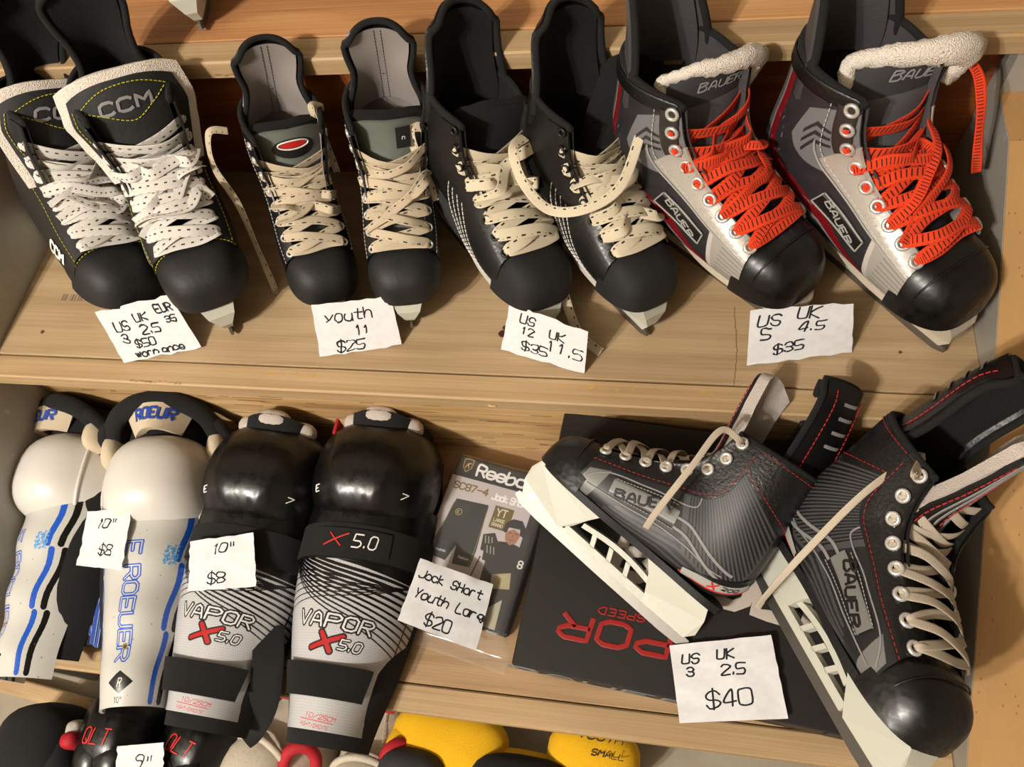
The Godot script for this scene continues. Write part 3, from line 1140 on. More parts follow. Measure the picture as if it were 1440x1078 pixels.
	for i in 16:
		var v := i / 15.0
		var hw := table(gd.w, v)[0]
		var row := PackedVector3Array()
		var bow := lerpf(0.040, gd.get("flat", 0.010), smoothstep(0.1, 0.8, v))
		for k in 15:
			var u := -1.0 + 2.0 * k / 14.0
			var rd: float = gd.get("round", 0.012) * pow(absf(u), 3.0) * smoothstep(0.75, 1.0, v)
			row.append(Vector3(u * hw + gd.get("shift", 0.0) * v * v, cy - rd * cos(lean), cz + bow * u * u + rd * sin(lean)))
		P.append(row)
		var an := lean + turn * v
		cy += step * cos(an)
		cz -= step * sin(an)
	last_guard = P
	g = Geo.new()
	g.slab(P, -0.0045)
	var guard := part("tendon_guard", g, M[cfg.guard_out], root)
	var Q := []
	for i in 15:
		var row := PackedVector3Array()
		for k in 13:
			row.append(P[i][k + 1] + Vector3(0, 0, 0.0056))
		Q.append(row)
	g = Geo.new()
	g.grid(Q)
	part("guard_lining", g, M[cfg.liner], guard)
	var edge := PackedVector3Array()
	for i in range(2, 16):
		edge.append(P[i][0] + Vector3(0, 0, 0.0026))
	for k in range(1, 15):
		edge.append(P[15][k] + Vector3(0, 0, 0.0026))
	for i in range(14, 1, -1):
		edge.append(P[i][14] + Vector3(0, 0, 0.0026))
	g = Geo.new()
	g.tube(edge, 0.0038, 7)
	part("guard_edge", g, M[cfg.get("piping", "black_cloth")], guard)
	if cfg.get("guard_seam", false):
		for x in [-0.004, 0.004]:
			g = Geo.new()
			var sm := PackedVector3Array()
			for i in 15:
				sm.append(P[i][7] + Vector3(x, 0, 0.0062))
			stitch(g, sm, 0.003, 0.0016, 0.0005)
			part("seam", g, M["charcoal"], guard)
	# sole, holder, blade
	var sole := []
	for q in [[0.0, 0.131], [0.026, 0.123], [0.040, 0.098], [0.043, 0.070], [0.041, 0.035], [0.033, 0.0], [0.029, -0.04], [0.030, -0.08], [0.024, -0.108], [0.0, -0.120]]:
		sole.append(Vector2(q[0], q[1]))
	for k in range(8, 0, -1):
		sole.append(Vector2(-sole[k].x, sole[k].y))
	g = Geo.new()
	g.plate(curve2(sole, 60, true), 0.0575, 0.0655)
	part("outsole", g, M[cfg.get("sole", cfg.holder)], root)
	g = Geo.new()
	for pl in [[0.124, 0.0515, 0.129, 0.041, 0.128, 0.026, 0.120, 0.014, 0.064, 0.012, 0.052, 0.022, 0.042, 0.037, 0.030, 0.0515], [-0.030, 0.0515, -0.044, 0.037, -0.053, 0.022, -0.060, 0.012, -0.114, 0.013, -0.122, 0.022, -0.119, 0.038, -0.112, 0.0515]]:
		var pp := PackedVector2Array()
		for k in range(0, pl.size(), 2):
			pp.append(Vector2(pl[k] * 1.01 + 0.008, (pl[k + 1] - 0.012) * 1.2 + 0.012))
		g.prism(pp, holder_hw)
	g.prism(PackedVector2Array([Vector2(0.066, 0.012), Vector2(0.066, 0.021), Vector2(-0.062, 0.021), Vector2(-0.062, 0.012)]), 0.0046)
	var arch := []
	for k in 11:
		var u := k / 10.0
		arch.append(Vector2(lerpf(0.052, -0.050, u), 0.0295 + 0.006 * sin(PI * u)))
	for k in range(10, -1, -1):
		arch.append(arch[k] + Vector2(0, 0.006))
	g.prism(PackedVector2Array(arch), 0.0055)
	for z in [0.026, 0.002, -0.022]:
		g.prism(PackedVector2Array([Vector2(z, 0.020), Vector2(z + 0.006, 0.020), Vector2(z + 0.012, 0.034), Vector2(z + 0.006, 0.034)]), 0.0046)
	var hold := part("blade_holder", g, M[cfg.holder], root)
	if cfg.get("tuuk", false):
		for sd in [-1.0, 1.0]:
			g = Geo.new()
			var lines := text_lines("TUUK", 0.1, 0.25, 0.9)
			var w := text_width(lines)
			var at := func(p: Vector2) -> Vector3:
				var y := 0.0265 + p.y * 0.011
				return Vector3(sd * (holder_hw(y) + 0.0004), y, 0.086 - sd * (p.x - w * 0.5) * 0.011)
			var up := func(_p: Vector2) -> Vector3:
				return Vector3(sd, -0.2, 0)
			print_on(g, lines, at, up, 0.0016)
			part("raised_mark", g, mat("tuuk_mark", Color(0.63, 0.63, 0.58), 0.45), hold)
	g = Geo.new()
	g.prism(PackedVector2Array([Vector2(0.116, 0.015), Vector2(0.126, 0.013), Vector2(0.128, 0.007), Vector2(0.117, 0.002), Vector2(0.09, 0.0004), Vector2(0.0, 0.0), Vector2(-0.09, 0.0004), Vector2(-0.114, 0.002), Vector2(-0.125, 0.007), Vector2(-0.123, 0.014)]), 0.0017)
	for k in g.v.size():
		g.v[k].z += 0.008
	part("blade", g, M["steel"], root)
	# lace
	g = Geo.new()
	var lw: float = cfg.lace_w
	var upto: int = cfg.get("laced", ne)
	lace_run(g, EL[0], ER[0], lw, 0.003, lr)
	for i in upto - 1:
		var hi := 0.007 + 0.0025 * (i % 2)
		lace_run(g, EL[i], ER[i + 1], lw, hi, lr)
		lace_run(g, ER[i], EL[i + 1], lw, hi + 0.004, lr)
	for i in cfg.get("bars", []):
		lace_run(g, EL[i], ER[i], lw, 0.014, lr)
	for l in cfg.get("loops", []):
		var cv := curve3(l, l.size() * 7)
		var ups := PackedVector3Array()
		for k in cv.size():
			ups.append(Vector3(sin(k * 0.21 + lr.randf() * 0.1) * 0.5, 0.8, 0.6).normalized())
		g.band(cv, ups, lw * 0.9, 0.0017)
	last_parts["lace"] = part("lace", g, M[cfg.lace], root)
	for l in cfg.get("wloops", []):
		g = Geo.new()
		# loose ends given where they hang in the room
		var inv := xf.affine_inverse()
		var pts := []
		for p in l:
			if p is Vector3:
				pts.append(inv * (p as Vector3))
			else:
				var ey: Array = (EL if p[0] < 0 else ER)[p[1]]
				pts.append(ey[0])
				pts.append(ey[0] + ey[1] * 0.012)
		var cv := curve3(pts, pts.size() * 8)
		var ups := PackedVector3Array()
		for k in cv.size():
			ups.append((inv.basis * Vector3(0.25 * sin(k * 0.3), 0.8, 0.5)).normalized())
		g.band(cv, ups, lw * 0.8, 0.0017)
		part("loose_lace", g, M[cfg.lace], root)
	g = Geo.new()
	for m in cfg.get("mess", 0):
		# slack runs that lie loosely over the rows below
		var i := lr.randi_range(1, upto - 3)
		var j := clampi(i + lr.randi_range(-1, 3), 1, upto - 1)
		var a: Array = EL[i]
		var b: Array = ER[j]
		var n: Vector3 = (a[1] + b[1]).normalized()
		var pts := [a[0] + a[1] * 0.003]
		for q in [0.2, 0.45, 0.7, 0.88]:
			pts.append((a[0] as Vector3).lerp(b[0], q) + n * lr.randf_range(0.013, 0.020) + Vector3(lr.randf_range(-0.004, 0.004), 0, lr.randf_range(-0.012, 0.012)))
		pts.append(b[0] + b[1] * 0.003)
		var cv := curve3(pts, 30)
		var ups := PackedVector3Array()
		var ph := lr.randf() * 6.0
		for k in cv.size():
			ups.append((n + Vector3(0, 0, 0.8 * sin(k * 0.13 + ph))).normalized())
		g.band(cv, ups, lw * 0.92, 0.0016)
	if cfg.get("mess", 0) > 0:
		part("slack_lace", g, M[cfg.lace], root)
	last_parts["shell"] = shell
	last_parts["tongue"] = tongue
	last_parts["guard"] = guard
	last_parts["toe"] = toe
	return root

# a place on a sheet of points, rows by v and columns by u, both 0..1
func on_sheet(P: Array, v: float, u: float) -> Vector3:
	var r := clampf(v, 0, 0.9999) * (P.size() - 1)
	var c: float = clampf(u, 0, 0.9999) * (P[0].size() - 1)
	var i := int(r)
	var j := int(c)
	var a: Vector3 = (P[i][j] as Vector3).lerp(P[i][j + 1], c - j)
	var b: Vector3 = (P[i + 1][j] as Vector3).lerp(P[i + 1][j + 1], c - j)
	return a.lerp(b, r - i)

func sheet_n(P: Array, v: float, u: float, front: Vector3) -> Vector3:
	var a := on_sheet(P, v + 0.03, u) - on_sheet(P, v - 0.03, u)
	var b := on_sheet(P, v, u + 0.03) - on_sheet(P, v, u - 0.03)
	var n := a.cross(b).normalized()
	return n if n.dot(front) > 0 else -n

# text on a sheet: middle (v, u), heights in sheet units
func sheet_text(g: Geo, P: Array, text: String, v0: float, u0: float, cap_v: float, wid_u: float, thick: float, front: Vector3, off: float, slant := 0.15, wide := 0.9, turn := 0.0) -> void:
	var lines := text_lines(text, slant, 0.3, wide)
	var w := text_width(lines)
	var uvp := func(p: Vector2) -> Vector2:
		var q := Vector2((p.x / w - 0.5) * wid_u, (p.y - 0.5) * cap_v)
		return Vector2(v0 + q.y + q.x * turn, u0 + q.x)
	var at := func(p: Vector2) -> Vector3:
		var q: Vector2 = uvp.call(p)
		return on_sheet(P, q.x, q.y) + sheet_n(P, q.x, q.y, front) * off
	var up := func(p: Vector2) -> Vector3:
		var q: Vector2 = uvp.call(p)
		return sheet_n(P, q.x, q.y, front)
	print_on(g, lines, at, up, thick)

func sheet_line(P: Array, pts: Array, front: Vector3, off: float) -> PackedVector3Array:
	var out := PackedVector3Array()
	for p in curve2(pts, pts.size() * 10):
		out.append(on_sheet(P, p.x, p.y) + sheet_n(P, p.x, p.y, front) * off)
	return out

func sk_line(pts: Array, off: float) -> PackedVector3Array:
	var out := PackedVector3Array()
	for p in curve2(pts, pts.size() * 12):
		out.append(sk_pt(p.x, p.y) + sk_n(p.x, p.y) * off)
	return out

func lace_run(g: Geo, a: Array, b: Array, w: float, lift: float, lr: RandomNumberGenerator) -> void:
	var pa: Vector3 = a[0]
	var pb: Vector3 = b[0]
	var na: Vector3 = a[1]
	var nb: Vector3 = b[1]
	var n := (na + nb).normalized()
	var j := 0.0035
	var out_a := pa + na * 0.0045 + (pb - pa) * 0.08
	var out_b := pb + nb * 0.0045 + (pa - pb) * 0.08
	var p1 := pa.lerp(pb, 0.32) + n * (lift + lr.randf_range(0, j)) + Vector3(0, 0, lr.randf_range(-j, j))
	var p2 := pa.lerp(pb, 0.68) + n * (lift + lr.randf_range(0, j)) + Vector3(0, 0, lr.randf_range(-j, j))
	var cv := curve3([pa - na * 0.002, out_a, p1, p2, out_b, pb - nb * 0.002], 20)
	var ups := PackedVector3Array()
	var tilt := lr.randf_range(-0.35, 0.35)
	for k in cv.size():
		var u := float(k) / (cv.size() - 1)
		var m := na.slerp(n, smoothstep(0.0, 0.35, u)) if u < 0.5 else n.slerp(nb, smoothstep(0.65, 1.0, u))
		ups.append((m + Vector3(0, 0.1, tilt)).normalized())
	var ws := []
	for k in cv.size():
		var u := float(k) / (cv.size() - 1)
		ws.append(w * (0.62 + 0.38 * smoothstep(0.0, 0.25, u) * smoothstep(0.0, 0.25, 1.0 - u)))
	g.band(cv, ups, ws, 0.0016)

func st_pts(flat: Array) -> Array:
	return scaled_pts(flat, 1.0, 1.0)

# colours of a boot's cloth and skin: picture x runs from toe to collar, y from one throat edge under the sole to the other
func boot_img(base: Color, grain: float, sd: int) -> Image:
	var img := Image.create(512, 512, false, Image.FORMAT_RGB8)
	var n1 := noise(0.03, sd, 3)
	for y in 512:
		for x in 512:
			var w := 1.0 + grain * (n1.get_noise_2d(x, y) + (0.35 if (x / 2 + y / 2) % 2 == 0 else -0.35))
			img.set_pixel(x, y, Color(base.r * w, base.g * w, base.b * w))
	return img

func both_sides(img: Image, flat: Array, col: Color, grain := 0.0, sd := 1) -> void:
	# flat: s, t pairs on the -x side with t in -1..0
	for sgn in [1.0, -1.0]:
		var pts := []
		for k in range(0, flat.size(), 2):
			pts.append(Vector2(flat[k] * 512.0, (flat[k + 1] * sgn + 1.0) * 256.0))
		ink_poly(img, pts, col)

func ribs(img: Image, s0: float, s1: float, t0: float, t1: float, n: int, col: Color, thick: float, along_s: bool) -> void:
	for sgn in [1.0, -1.0]:
		for k in n:
			var q := (k + 0.5) / n
			var a := Vector2(s0, lerpf(t0, t1, q)) if along_s else Vector2(lerpf(s0, s1, q), t0)
			var b := Vector2(s1, lerpf(t0, t1, q)) if along_s else Vector2(lerpf(s0, s1, q), t1)
			ink_line(img, [Vector2(a.x * 512, (a.y * sgn + 1) * 256), Vector2(b.x * 512, (b.y * sgn + 1) * 256)], thick, col)

func build_skates() -> void:
	mat("mesh_toe", Color(0.05, 0.05, 0.055), 0.7, 0.0, "n_cloth", 1.2, 70.0)
	# boot cloths
	var im := boot_img(Color(0.060, 0.060, 0.063), 0.08, 3)
	both_sides(im, [0.26, -0.66, 0.60, -0.64, 0.62, -0.36, 0.36, -0.40], Color(0.10, 0.10, 0.10))
	ribs(im, 0.30, 0.60, -0.64, -0.40, 11, Color(0.30, 0.30, 0.30), 3.0, true)
	tex_mat("shell_black", im, 0.45)
	im = boot_img(Color(0.15, 0.14, 0.155), 0.16, 5)
	both_sides(im, [0.40, -0.50, 0.56, -0.51, 0.74, -0.43, 1.0, -0.42, 1.0, 0.0, 0.40, 0.0], Color(0.33, 0.33, 0.335))
	ribs(im, 0.5, 1.0, -0.28, -0.02, 9, Color(0.27, 0.27, 0.28), 5.0, true)
	both_sides(im, [0.97, -0.44, 0.74, -0.45, 0.54, -0.54, 0.36, -0.53, 0.16, -0.42, 0.14, -0.47, 0.34, -0.59, 0.54, -0.61, 0.74, -0.52, 0.97, -0.51], Color(0.44, 0.03, 0.06))
	both_sides(im, [0.97, -0.42, 0.74, -0.43, 0.54, -0.52, 0.36, -0.51, 0.16, -0.40, 0.16, -0.42, 0.36, -0.53, 0.54, -0.54, 0.74, -0.45, 0.97, -0.44], Color(0.50, 0.50, 0.50))
	both_sides(im, [0.42, -0.84, 0.60, -0.98, 0.92, -0.98, 0.88, -0.70, 0.76, -0.64, 0.60, -0.72], Color(0.43, 0.43, 0.44))
	for k in 3:
		both_sides(im, [0.64 + 0.05 * k, -0.86, 0.70 + 0.05 * k, -0.78, 0.66 + 0.05 * k, -0.71, 0.68 + 0.05 * k, -0.71, 0.725 + 0.05 * k, -0.78, 0.66 + 0.05 * k, -0.86], Color(0.16, 0.16, 0.17))
	both_sides(im, [0.0, -0.82, 0.17, -0.82, 0.08, -0.18, 0.0, -0.18], Color(0.60, 0.58, 0.55))
	both_sides(im, [0.17, -0.82, 0.19, -0.82, 0.10, -0.18, 0.08, -0.18], Color(0.72, 0.70, 0.67))
	ribs(im, 0.0, 0.11, -0.78, -0.24, 12, Color(0.47, 0.46, 0.44), 3.0, true)
	for k in 160:
		var q := Vector2(rng.randf_range(180, 512), 256.0 + rng.randf_range(60, 150) * (1.0 if k % 2 else -1.0))
		ink_line(im, [q, q + Vector2(rng.randf_range(-14, 14), rng.randf_range(-4, 4))], rng.randf_range(0.8, 2.0), Color(0.46, 0.45, 0.46))
	tex_mat("shell_silver", im, 0.5)
	im = boot_img(Color(0.085, 0.085, 0.09), 0.12, 7)
	both_sides(im, [0.42, -0.80, 0.90, -0.80, 0.86, -0.34, 0.60, -0.34, 0.44, -0.50], Color(0.25, 0.25, 0.255))
	ribs(im, 0.45, 0.88, -0.80, -0.36, 26, Color(0.065, 0.065, 0.07), 4.0, false)
	for k in 4:
		both_sides(im, [0.12 + 0.02 * k, -0.36 - 0.045 * k, 0.36 + 0.03 * k, -0.40 - 0.045 * k, 0.58, -0.30 - 0.05 * k, 0.58, -0.325 - 0.05 * k, 0.36 + 0.03 * k, -0.425 - 0.045 * k, 0.12 + 0.02 * k, -0.385 - 0.045 * k], Color(0.23, 0.23, 0.235))
	both_sides(im, [0.02, -0.70, 0.10, -0.76, 0.07, -0.30, 0.0, -0.30], Color(0.42, 0.42, 0.41))
	tex_mat("shell_ribbed", im, 0.45)

	var TLOW := [[0.080, 0.106, 0.026], [0.052, 0.120, 0.030], [0.024, 0.138, 0.034], [0.000, 0.160, 0.038], [-0.015, 0.183, 0.042], [-0.022, 0.205, 0.045], [-0.023, 0.227, 0.046]]
	var F := Vector3(0, 0.4, 1.0)
	# ---- black pair with white felt
	var ccm := {"seed": 1, "shell": "black_matte", "toe": "black_matte", "liner": "black_terry", "stay": "black_matte", "stay_thread": "thread_lime", "rings": "", "eyes": 9, "guard_out": "black_cloth", "guard": {"w": [[0.044], [0.040], [0.030], [0.031], [0.038], [0.038], [0.026]], "top": 0.306, "lean": 0.0}, "tongue": [[0.080, 0.106, 0.026], [0.050, 0.121, 0.031], [0.022, 0.140, 0.036], [0.000, 0.165, 0.045], [-0.014, 0.193, 0.055], [-0.022, 0.220, 0.061], [-0.034, 0.250, 0.056]], "tongue_mat": "black_matte", "felt": "felt", "felt_grow": 0.009, "felt_th": 0.009, "top_round": 0.012, "curl": 0.28, "holder": "holder", "sole": "black_matte", "lace": "lace_white", "lace_w": 0.0135, "bars": [2, 4, 6], "laced": 8, "mess": 5}
	for k in 2:
		ccm = ccm.duplicate(true)
		ccm.seed = 1 + k
		var n := skate("hockey_skate", ["black skate with white felt tongue standing nearest the left grey wall", "black skate with white felt tongue beside the grey lined youth skates"][k], "", ccm, [flat_xf(-0.440, 0, -0.128, 50, 0, -30, 0.91), flat_xf(-0.299, 0, -0.167, 32, 0, -7, 0.92)][k])
		var g := Geo.new()
		sheet_text(g, last_tongue, "CCM", 0.865, 0.5, 0.060, 0.46, 0.0034, F, 0.0008)
		part("logo", g, M["print_grey"], last_parts.tongue)
		g = Geo.new()
		for l in [[0.90, 0.10, 0.83, 0.30, 0.77, 0.52, 0.84, 0.72, 0.925, 0.90], [0.90, 0.10, 0.945, 0.3, 0.965, 0.5, 0.955, 0.7, 0.925, 0.90], [0.92, 0.04, 0.70, 0.04, 0.60, 0.08]]:
			stitch(g, sheet_line(last_tongue, st_pts(l), F, 0.0008), 0.003, 0.0016, 0.0006)
		part("stitching", g, M["thread_lime"], last_parts.tongue)
		g = Geo.new()
		sk_text(g, "CCM", 0.15, -0.635, Vector3(0, 0, 1), Vector3.UP, 0.0135, 0.0045)
		part("logo", g, M["print_white"], last_parts.shell)
		g = Geo.new()
		var arc := PackedVector3Array()
		for q in 31:
			var ph := PI * (0.12 + 0.76 * q / 30.0)
			arc.append(Vector3(-Geo.sp(cos(ph), 0.72) * 0.0494, 0.0625 + 0.0545 * pow(sin(ph), 0.62), 0.086))
		stitch(g, arc, 0.003, 0.0016, 0.0006)
		part("stitching", g, M["thread_lime"], last_parts.toe)
	# ---- small pair with grey lining
	var you := ccm.duplicate(true)
	you.merge({"shell": "black_leather", "liner": "grey_liner", "toe": "black_matte", "stay": "black_leather", "stay_thread": "thread_white", "rings": "eyelet", "eyes": 8, "guard_out": "black_leather", "guard_seam": true, "guard": {"w": [[0.050], [0.048], [0.040], [0.036], [0.041], [0.042], [0.032]], "top": 0.282, "lean": 0.0, "flat": 0.014}, "tongue": TLOW, "tongue_mat": "tongue_green", "felt": "black_terry", "felt_grow": 0.004, "felt_th": 0.014, "curl": 0.4, "lace": "lace_cream", "lace_w": 0.0125, "bars": [3, 5], "laced": 7, "mess": 3, "sole": "black_matte"}, true)
	for k in 2:
		you = you.duplicate(true)
		you.seed = 3 + k
		you.wloops = [[Vector3(-0.212, 0.155, -0.215), Vector3(-0.226, 0.162, -0.205), Vector3(-0.232, 0.13, -0.19), Vector3(-0.220, 0.09, -0.175), Vector3(-0.210, 0.05, -0.15), Vector3(-0.203, 0.006, -0.128), Vector3(-0.199, 0.003, -0.118)]] if k == 0 else [[Vector3(-0.115, 0.155, -0.245), Vector3(-0.122, 0.165, -0.235), Vector3(-0.118, 0.13, -0.225), Vector3(-0.112, 0.10, -0.21)]]
		var n := skate("hockey_skate", ["small black youth skate with grey lining and red oval tongue badge", "small black youth skate with grey lining and square black tongue tag"][k], "", you, [flat_xf(-0.166, 0, -0.166, 29, 0, -14, 0.755), flat_xf(-0.056, 0, -0.180, 14, 0, -9, 0.77)][k])
		var g := Geo.new()
		if k == 0:
			var ov := []
			for q in 17:
				ov.append(Vector2(0.84 + 0.045 * sin(TAU * q / 16.0), 0.55 + 0.22 * cos(TAU * q / 16.0)))
			var path := sheet_line(last_tongue, ov, F, 0.0022)
			g.tube(path, 0.0011, 6)
			part("badge_ring", g, M["print_white"], last_parts.tongue)
			for q in [[0.80, "print_dark", 0.15, 0.10], [0.84, "print_red", 0.03, 0.035]]:
				g = Geo.new()
				var G := []
				for a in 5:
					var row := PackedVector3Array()
					for b in 21:
						var e := TAU * b / 20.0
						var rr := a / 4.0
						row.append(on_sheet(last_tongue, q[0] + q[3] * rr * sin(e), 0.55 + (q[2] + 0.17) * rr * cos(e)) + F.normalized() * (0.0010 if q[1] == "print_dark" else 0.0016))
					G.append(row)
				g.grid(G, 0, 0, 1, 1, true)
				part("badge", g, M[q[1]], last_parts.tongue)
		else:
			var G := []
			for a in 6:
				var row := PackedVector3Array()
				for b in 5:
					row.append(on_sheet(last_tongue, 0.93 - 0.035 * a, 0.60 + 0.05 * b) + F.normalized() * (0.004 + 0.0025 * a))
				G.append(row)
			g.slab(G, 0.0008)
			part("tag", g, M["black_cloth"], last_parts.tongue)
			g = Geo.new()
			sheet_text(g, G, "n", 0.5, 0.5, -0.22, 0.2, 0.0008, F, 0.0008)
			part("tag_print", g, M["print_white"], last_parts.tongue)
	# ---- black pair with stitched sides
	var blk := ccm.duplicate(true)
	blk.merge({"shell": "shell_black", "toe": "mesh_toe", "liner": "black_terry", "stay": "black_leather", "rings": "eyelet_dark", "eyes": 8, "guard_out": "black_leather", "guard": {"w": [[0.052], [0.052], [0.048], [0.045], [0.044], [0.042], [0.032]], "top": 0.288, "lean": -1.0, "flat": 0.016}, "tongue": TLOW, "tongue_mat": "black_terry", "felt": "black_terry", "felt_grow": 0.002, "felt_th": 0.012, "lace": "lace_ivory", "lace_w": 0.0148, "bars": [4, 5], "laced": 7, "mess": 3, "sole": "holder"}, true)
	blk.erase("stay_thread")
	for k in 2:
		blk = blk.duplicate(true)
		blk.seed = 5 + k
		if k == 1:
			blk.merge({"twist": 55.0, "shift": 0.055, "tongue": [[0.080, 0.106, 0.026], [0.052, 0.120, 0.030], [0.026, 0.137, 0.033], [0.004, 0.157, 0.034], [-0.016, 0.185, 0.030], [-0.028, 0.220, 0.028], [-0.034, 0.268, 0.024]]}, true)
			blk.wloops = [[Vector3(0.098, 0.155, -0.200), Vector3(0.090, 0.160, -0.180), Vector3(0.100, 0.145, -0.155), Vector3(0.125, 0.130, -0.135), Vector3(0.160, 0.135, -0.132), Vector3(0.190, 0.145, -0.150), Vector3(0.205, 0.165, -0.190)]]
		else:
			blk.merge({"shift": 0.018, "twist": 20.0}, true)
			blk.wloops = [[Vector3(0.134, 0.045, -0.105), Vector3(0.140, 0.02, -0.092), Vector3(0.152, 0.004, -0.075), Vector3(0.173, 0.003, -0.058)], [Vector3(0.000, 0.150, -0.220), Vector3(-0.016, 0.156, -0.210), Vector3(-0.010, 0.12, -0.195), Vector3(0.0, 0.09, -0.18)]]
		var n := skate("hockey_skate", ["black skate with white side stitching beside the youth skates", "black skate with white side stitching and black tongue flopped to the right"][k], "", blk, [flat_xf(0.038, 0, -0.157, 41, 0, -18, 0.83), flat_xf(0.144, 0, -0.161, 41, 0, -15, 0.82)][k])
		for sd in [-1.0, 1.0]:
			var g := Geo.new()
			for q in 4:
				stitch(g, sk_line(st_pts([0.52 - 0.05 * q, sd * (0.78), 0.36 - 0.045 * q, sd * 0.60, 0.20 - 0.03 * q, sd * 0.48, 0.10 - 0.01 * q, sd * (0.38 + 0.02 * q)]), 0.0006), 0.004, 0.0012, 0.0007)
			part("stitching", g, M["thread_white"], last_parts.shell)
	# ---- silver pair with orange laces
	var sil := ccm.duplicate(true)
	sil.merge({"shell": "shell_silver", "toe": "toe_leather", "liner": "guard_grey", "stay": "silver_skin", "stay_thread": "thread_white", "rings": "eyelet", "ring_r": 0.0052, "ring_t": 0.0019, "eyes": 9, "guard_out": "guard_grey", "guard": {"w": [[0.052], [0.050], [0.045], [0.040], [0.038], [0.036], [0.030]], "top": 0.330, "lean": 0.0, "flat": 0.014}, "tongue": TLOW, "tongue_mat": "charcoal", "roll": 0.0095, "twist": 22.0, "shift": 0.02, "holder": "holder_old", "sole": "holder_old", "lace": "lace_orange", "lace_w": 0.0112, "bars": [], "laced": 8, "mess": 4, "toe_crease": true, "stay_top": 0.60}, true)
	sil.erase("felt")
	for k in 2:
		sil = sil.duplicate(true)
		sil.seed = 7 + k
		if k == 1:
			sil.merge({"roll": 0.012, "shift": 0.035, "twist": 30.0}, true)
			sil.wloops = [[Vector3(0.455, 0.205, -0.245), Vector3(0.478, 0.190, -0.235), Vector3(0.490, 0.165, -0.225), Vector3(0.498, 0.13, -0.212), Vector3(0.506, 0.10, -0.205)]]
		else:
			sil.wloops = [[Vector3(0.262, 0.062, -0.222), Vector3(0.262, 0.045, -0.195), Vector3(0.285, 0.040, -0.172), Vector3(0.300, 0.03, -0.158)]]
		var n := skate("hockey_skate", ["silver and grey skate with orange laces left of its mate", "silver and grey skate with orange laces against the right stringer"][k], "", sil, [flat_xf(0.262, 0, -0.175, 48, 0, -7, 0.935), flat_xf(0.408, 0, -0.170, 40, 0, -5, 0.965)][k])
		for sd in [-1.0, 1.0]:
			var g := Geo.new()
			sk_strip(g, st_pts([0.20, sd * 0.665, 0.30, sd * 0.67, 0.42, sd * 0.665]), 0.0145, 0.0008, 0.0030)
			var pl := part("logo_plate", g, mat("plate_dark", Color(0.10, 0.09, 0.09), 0.35), last_parts.shell)
			g = Geo.new()
			for e in [-0.052, 0.052]:
				sk_strip(g, st_pts([0.20, sd * (0.667 + e), 0.30, sd * (0.672 + e), 0.42, sd * (0.667 + e)]), 0.0016, 0.0022, 0.0016)
			for e in [0.197, 0.423]:
				sk_strip(g, st_pts([e, sd * 0.615, e, sd * 0.667, e, sd * 0.717]), 0.0016, 0.0022, 0.0016)
			part("plate_frame", g, M["pale_grey"], pl)
			g = Geo.new()
			sk_text(g, "BAUER", 0.31, sd * 0.668, Vector3(0, 0.6, -1) * sd, Vector3(0, 1, 0.4), 0.0072, 0.0018, 0.0026, 0.1, 0.95)
			part("plate_letters", g, M["pale_grey"], pl)
			# lace anchor at the top of the eyestay
			g = Geo.new()
			sk_strip(g, st_pts([0.60, sd * 0.90, 0.78, sd * 0.90, 0.955, sd * 0.90]), 0.019, 0.0022, 0.0026)
			part("top_stay", g, mat("stay_dark", Color(0.24, 0.22, 0.21), 0.35, 0.4), last_parts.shell)
			g = Geo.new()
			sk_strip(g, st_pts([0.0, sd * 0.79, 0.25, sd * 0.79, 0.5, sd * 0.79, 0.72, sd * 0.79]), 0.0018, 0.0012, 0.0022)
			part("piping", g, M["pale_grey"], last_parts.shell)
			g = Geo.new()
			sk_strip(g, st_pts([0.965, sd * 0.94, 0.965, sd * 0.6, 0.965, sd * 0.3, 0.965, 0.0]), 0.014, 0.0014, 0.0026)
			part("collar_band", g, M["black_leather"], last_parts.shell)
		# mesh inset and mark on the tongue
		var G := []
		for a in 8:
			var row := PackedVector3Array()
			for b in 8:
				var p := on_sheet(last_tongue, 0.45 + 0.05 * a, 0.10 + 0.11 * b)
				row.append(p + sheet_n(last_tongue, 0.45 + 0.05 * a, 0.10 + 0.11 * b, F) * 0.0012)
			G.append(row)
		var g := Geo.new()
		g.slab(G, -0.001)
		part("tongue_mesh", g, mat("mesh_grey", Color(0.33, 0.33, 0.34), 0.6, 0.2, "n_cloth", 1.6, 110.0), last_parts.tongue)
		g = Geo.new()
		sheet_text(g, last_tongue, "BAUER", 0.90, 0.52, 0.05, 0.5, 0.0016, F, 0.0008)
		part("logo", g, M["print_grey"], last_parts.tongue)
		if k == 1:
			g = Geo.new()
			var nr := last_tongue.size() - 1
			G = []
			for a in 4:
				var row := PackedVector3Array()
				for b in 5:
					row.append(on_sheet(last_tongue, 0.999, 0.48 + 0.07 * b) + Vector3(0, 0.0115 - 0.004 * a, -0.001 - 0.006 * a))
				G.append(row)
			g.slab(G, 0.0006)
			part("care_tag", g, M["black_cloth"], last_parts.tongue)
	build_low_skates(ccm, TLOW)

